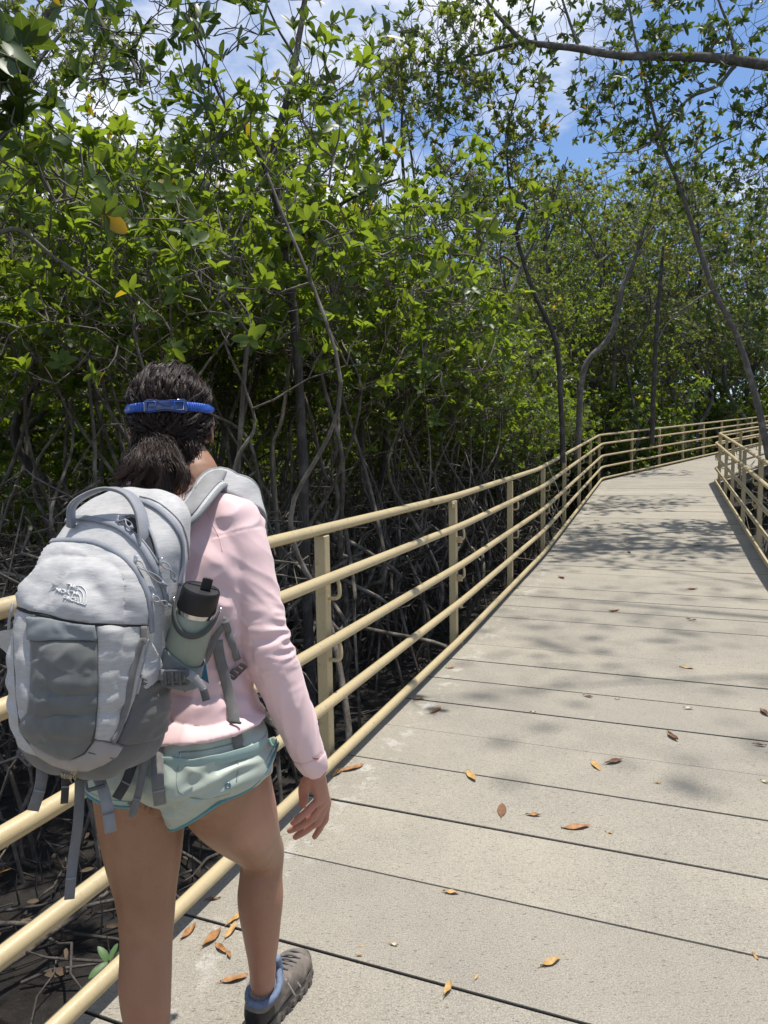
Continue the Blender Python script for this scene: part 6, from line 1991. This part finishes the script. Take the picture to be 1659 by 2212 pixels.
# a seedling in the mud below the rail
R5 = np.random.default_rng(5)
sb = P(238, 2085, 2.05)
sb = Z(235, 2075, -0.62)
curves = [(np.array([[sb[0] + 0.03, sb[1] + 0.02, GZ - 0.05], sb * 0.5 + np.array([sb[0] + 0.02, sb[1] + 0.01, GZ]) * 0.5, sb]), np.array([0.006, 0.005, 0.004]))]
WV, WF = tubes_np(curves, 8)
LV = rosettes([sb], [np.array([0.05, -0.25, 1.0])], 0.078, 6, (7, 7), (50, 80), (0.34, 0.40))
M_seed = leaf_material('seedling_leaf', (0.06, 0.16, 0.04), (0.085, 0.2, 0.055), (0.12, 0.2, 0.08), 0.35, 0.35, 0.0)
plant_object('seedling', [sb[0] + 0.03, sb[1] + 0.02, GZ], ((WV, WF), LV), M_twig, M_seed, 'small bright green seedling growing from the mud below the railing', 'seedling')
# a long fallen branch lying on the mud
for pts, r, lb in (([(-40, 1995), (60, 1990), (150, 1960), (290, 1925), (420, 1880)], 0.012, 'long thin bare branch lying on the mud under the railing'), ([(-30, 2120), (60, 2060), (180, 1965), (230, 1930)], 0.018, 'thick grey dead branch lying on the mud at the lower left corner')):
    p = catmull([Z(u, v, GZ + 0.09 + 0.015 * i) for i, (u, v) in enumerate(pts)], 6); p += np.cumsum(R5.normal(0, 0.003, p.shape), 0)
    WV, WF = tubes_np([(p, np.linspace(r, r * 0.6, len(p)))], 8)
    tag(link('fallen_branch', npmesh('fallen_branch', WV, WF), M_root), lb, 'branch')
# ------------------------------------------------------------------ dead leaves on the deck
M_fl = [mat('dead_leaf_yellow', (0.48, 0.30, 0.11), 0.6, (0.36, 0.21, 0.07), 60, bump=0.3, bscale=200), mat('dead_leaf_orange', (0.36, 0.18, 0.06), 0.6, (0.24, 0.11, 0.04), 60, bump=0.3, bscale=200),
        mat('dead_leaf_brown', (0.20, 0.095, 0.04), 0.7, (0.11, 0.055, 0.03), 60, bump=0.3, bscale=200), mat('dead_leaf_pale', (0.60, 0.50, 0.33), 0.7, (0.45, 0.36, 0.22), 60, bump=0.3, bscale=200)]
def deck_hit(u, v):
    d = ray(u, v)
    lo = 0.5; 
    for k in range(1, 4000):
        p = CAM + d * (0.5 + k * 0.01) / d[1]
        w = p[:2] - O1; s = w @ U1
        if p[2] <= hz(min(s, SB)) + 0.001: return p
    return p
rf = np.random.default_rng(9)
def dead_leaf(u, v, lpx, ang, m, curl, label, wr=0.34):
    p = deck_hit(u, v)
    # length in metres from its run in the picture, laid along the deck
    a = math.radians(ang)
    p1 = deck_hit(u + math.cos(a) * lpx / 2, v - math.sin(a) * lpx / 2); p0 = deck_hit(u - math.cos(a) * lpx / 2, v + math.sin(a) * lpx / 2)
    dv = p1 - p0; L = min(max(np.linalg.norm(dv), 0.02), 0.13); dv = dv / np.linalg.norm(dv)
    n_ = np.array([0, 0, 1.0]); n_ = n_ - dv * (n_ @ dv); n_ /= np.linalg.norm(n_); sd = np.cross(dv, n_)
    T = np.linspace(0, 1, 11); W = np.interp(T, [0, .06, .2, .45, .7, .9, 1], [.06, .10, .6, 1, .85, .4, .03]) * L * wr / 2
    V, F = [], []
    ph = rf.uniform(0, 6)
    for t, w_ in zip(T, W):
        for c in (-1, -.5, 0, .5, 1):
            z = 0.003 + curl * L * (0.35 * (abs(c) ** 1.5) * w_ / (L * wr / 2) * 0.5 + 0.55 * (t - 0.5) ** 2) + 0.0025 * math.sin(t * 9 + c * 2 + ph) * (curl > 0.1)
            cw = c * (1 - 0.35 * curl * abs(c))
            V.append(p - dv * L / 2 + dv * L * t + sd * w_ * cw + n_ * (max(0.002, z) + 0.003 + 0.0006) + sd * 0.08 * L * math.sin(t * 3) * curl)
    for i in range(10):
        for j in range(4):
            a_ = i * 5 + j; F.append((a_, a_ + 1, a_ + 6, a_ + 5))
    n0 = len(V); V += [q - n_ * 0.0007 for q in V]
    F += [tuple(n0 + i for i in reversed(f)) for f in F]
    b = MB(); b.add(V, F); b.tube([p - dv * L * 0.62 + n_ * 0.005, p - dv * L * 0.45 + n_ * 0.006], 0.0009, 5)
    o = b.build('fallen_leaf', M_fl[m])
    tag(o, label, 'leaf', 'dead leaves on the boardwalk')
q6 = lambda x, y: (597.2 + .64 * x, 1261 + .64 * y)
q2b = lambda x, y: (.46 * x, 1261 + .46 * y)
q5 = lambda x, y: (995 + .4 * x, 763 + .4 * y)
LV_ = [
 (q6(480, 390), 26, 0, 0, .2, 'small yellow dead leaf closest to the left kerb rail, halfway along the boards'),
 (q6(537, 430), 26, 28, 1, .2, 'orange dead leaf tilted up to the right near the left kerb rail'),
 (q6(865, 436), 14, 0, 3, .5, 'small pale curled leaf scrap in the middle of a sunny board'),
 (q6(1052, 382), 22, -12, 2, .3, 'thin brown leaf lying along a board seam in the middle distance'),
 (q6(1150, 392), 12, 0, 0, .2, 'tiny yellow leaf scrap just past a board seam'),
 (q6(1390, 423), 24, -5, 3, .4, 'pale cream leaf lying on a board seam toward the right'),
 (q6(1385, 287), 34, -8, 0, .3, 'long yellow dead leaf with curled edge in the right middle distance'),
 (q6(588, 285), 22, 5, 1, .3, 'small tan leaf beside the kerb rail near the second post'),
 (q6(1140, 93), 20, 10, 2, .3, 'tan leaf in the shaded patch of the walkway'),
 (q6(1400, 123), 22, -10, 2, .4, 'dark brown curled leaf on a seam at the right of the walkway'),
 (q6(1338, 520), 30, -38, 2, .6, 'large curled brown leaf standing on its edge on the right boards'),
 (q6(1632, 547), 30, -8, 2, .4, 'brown leaf at the right picture edge, lower of two'),
 (q6(1648, 438), 24, -40, 2, .5, 'rust brown leaf at the right picture edge, upper of two'),
 (q6(1648, 672), 22, -20, 3, .4, 'pale brown leaf cut by the right picture edge'),
 (q6(1078, 617), 30, -52, 0, .2, 'flat yellow leaf lying left beside a brown torn leaf'),
 (q6(1138, 605), 40, 12, 2, .5, 'brown torn leaf lying right beside a flat yellow leaf'),
 (q6(1287, 676), 14, 0, 0, .4, 'small yellow scrap right of the torn brown leaf'),
 (q6(658, 652), 30, -55, 0, .3, 'yellow leaf lying across a board seam near the hand'),
 (q6(255, 627), 52, 15, 1, .3, 'long narrow orange leaf beside the kerb rail by the near post'),
 (q6(205, 643), 26, 40, 0, .6, 'curled yellow leaf tucked under the kerb rail by the near post'),
 (q6(760, 770), 32, 86, 2, .1, 'red brown leaf lying flat and pointing straight away'),
 (q6(868, 784), 34, -2, 1, .4, 'thin orange sliver of leaf right of the red brown one'),
 (q6(1010, 828), 64, 6, 1, .4, 'long curled orange leaf lying level in the middle of the boards'),
 (q6(1122, 845), 16, -20, 0, .2, 'small yellow scrap right of the long curled orange leaf'),
 (q6(590, 1046), 36, -6, 0, .3, 'thin tan leaf on the near grey board'),
 (q6(925, 1282), 48, 25, 0, .3, 'yellow leaf with a stalk on the near grey board'),
 (q6(577, 1372), 34, 66, 0, .3, 'yellow leaf lying over the nearest board seam'),
 (q6(395, 1222), 20, -15, 3, .2, 'pale leaf flake on the board left of the seam'),
 (q6(288, 1229), 12, 0, 0, .1, 'upper of two tiny yellow flakes near the shoe'),
 (q6(280, 1257), 12, 0, 0, .1, 'lower of two tiny yellow flakes near the shoe'),
 (q6(1617, 1265), 20, -50, 0, .2, 'yellow flake at the lower right edge'),
 (q6(675, 1333), 10, 60, 0, .1, 'tiny yellow flake on the nearest seam'),
 (q2b(1100, 1580), 40, 38, 0, .2, 'broad yellow leaf behind the right shin'),
 (q2b(995, 1668), 58, 45, 1, .2, 'long tan leaf between the two legs'),
 (q2b(1082, 1640), 44, 55, 0, .5, 'crumpled yellow leaf over the seam beside the right shin'),
 (q2b(1040, 1722), 34, -40, 1, .5, 'curled orange leaf between the legs'),
 (q2b(1078, 1750), 16, -70, 1, .4, 'small orange leaf end below the curled one'),
 (q2b(884, 1645), 50, 48, 1, .5, 'rust orange leaf against the left knee by the kerb rail'),
 (q2b(1100, 1862), 62, 14, 1, .2, 'large orange leaf partly hidden behind the shoe heel'),
 (q2b(1000, 1490), 34, 5, 2, .4, 'brown leaf in the shade of the kerb rail'),
 (q5(890, 1015), 16, 3, 2, .3, 'small red brown leaf in the left middle of the far boards'),
 (q5(1280, 1042), 20, 3, 2, .3, 'dark red leaf right of centre on the far boards'),
 (q5(910, 1077), 16, -35, 2, .4, 'rust leaf slanting below the small red brown one'),
 (q5(1250, 1277), 26, 3, 2, .4, 'long dark brown leaf on the right of the middle boards'),
 (q5(830, 1393), 24, 5, 1, .4, 'thin tan leaf on a seam in the middle boards'),
 (q5(545, 1213), 18, -20, 2, .3, 'narrow brown leaf left of centre on the middle boards'),
 (q5(425, 1103), 14, 5, 1, .5, 'orange brown leaf against the left kerb rail in the distance'),
 (q5(1205, 1120), 18, -3, 3, .3, 'pale leaf right of centre in the far sunlit boards'),
 (q5(300, 1272), 14, 0, 2, .3, 'brown leaf close to the left kerb rail past the second post'),
 (q5(735, 905), 12, 0, 2, .3, 'small brown leaf in the far tree shade'),
]
for (uv_, l, a, m, c, lb) in LV_: dead_leaf(uv_[0], uv_[1], l, a, m, c, lb)
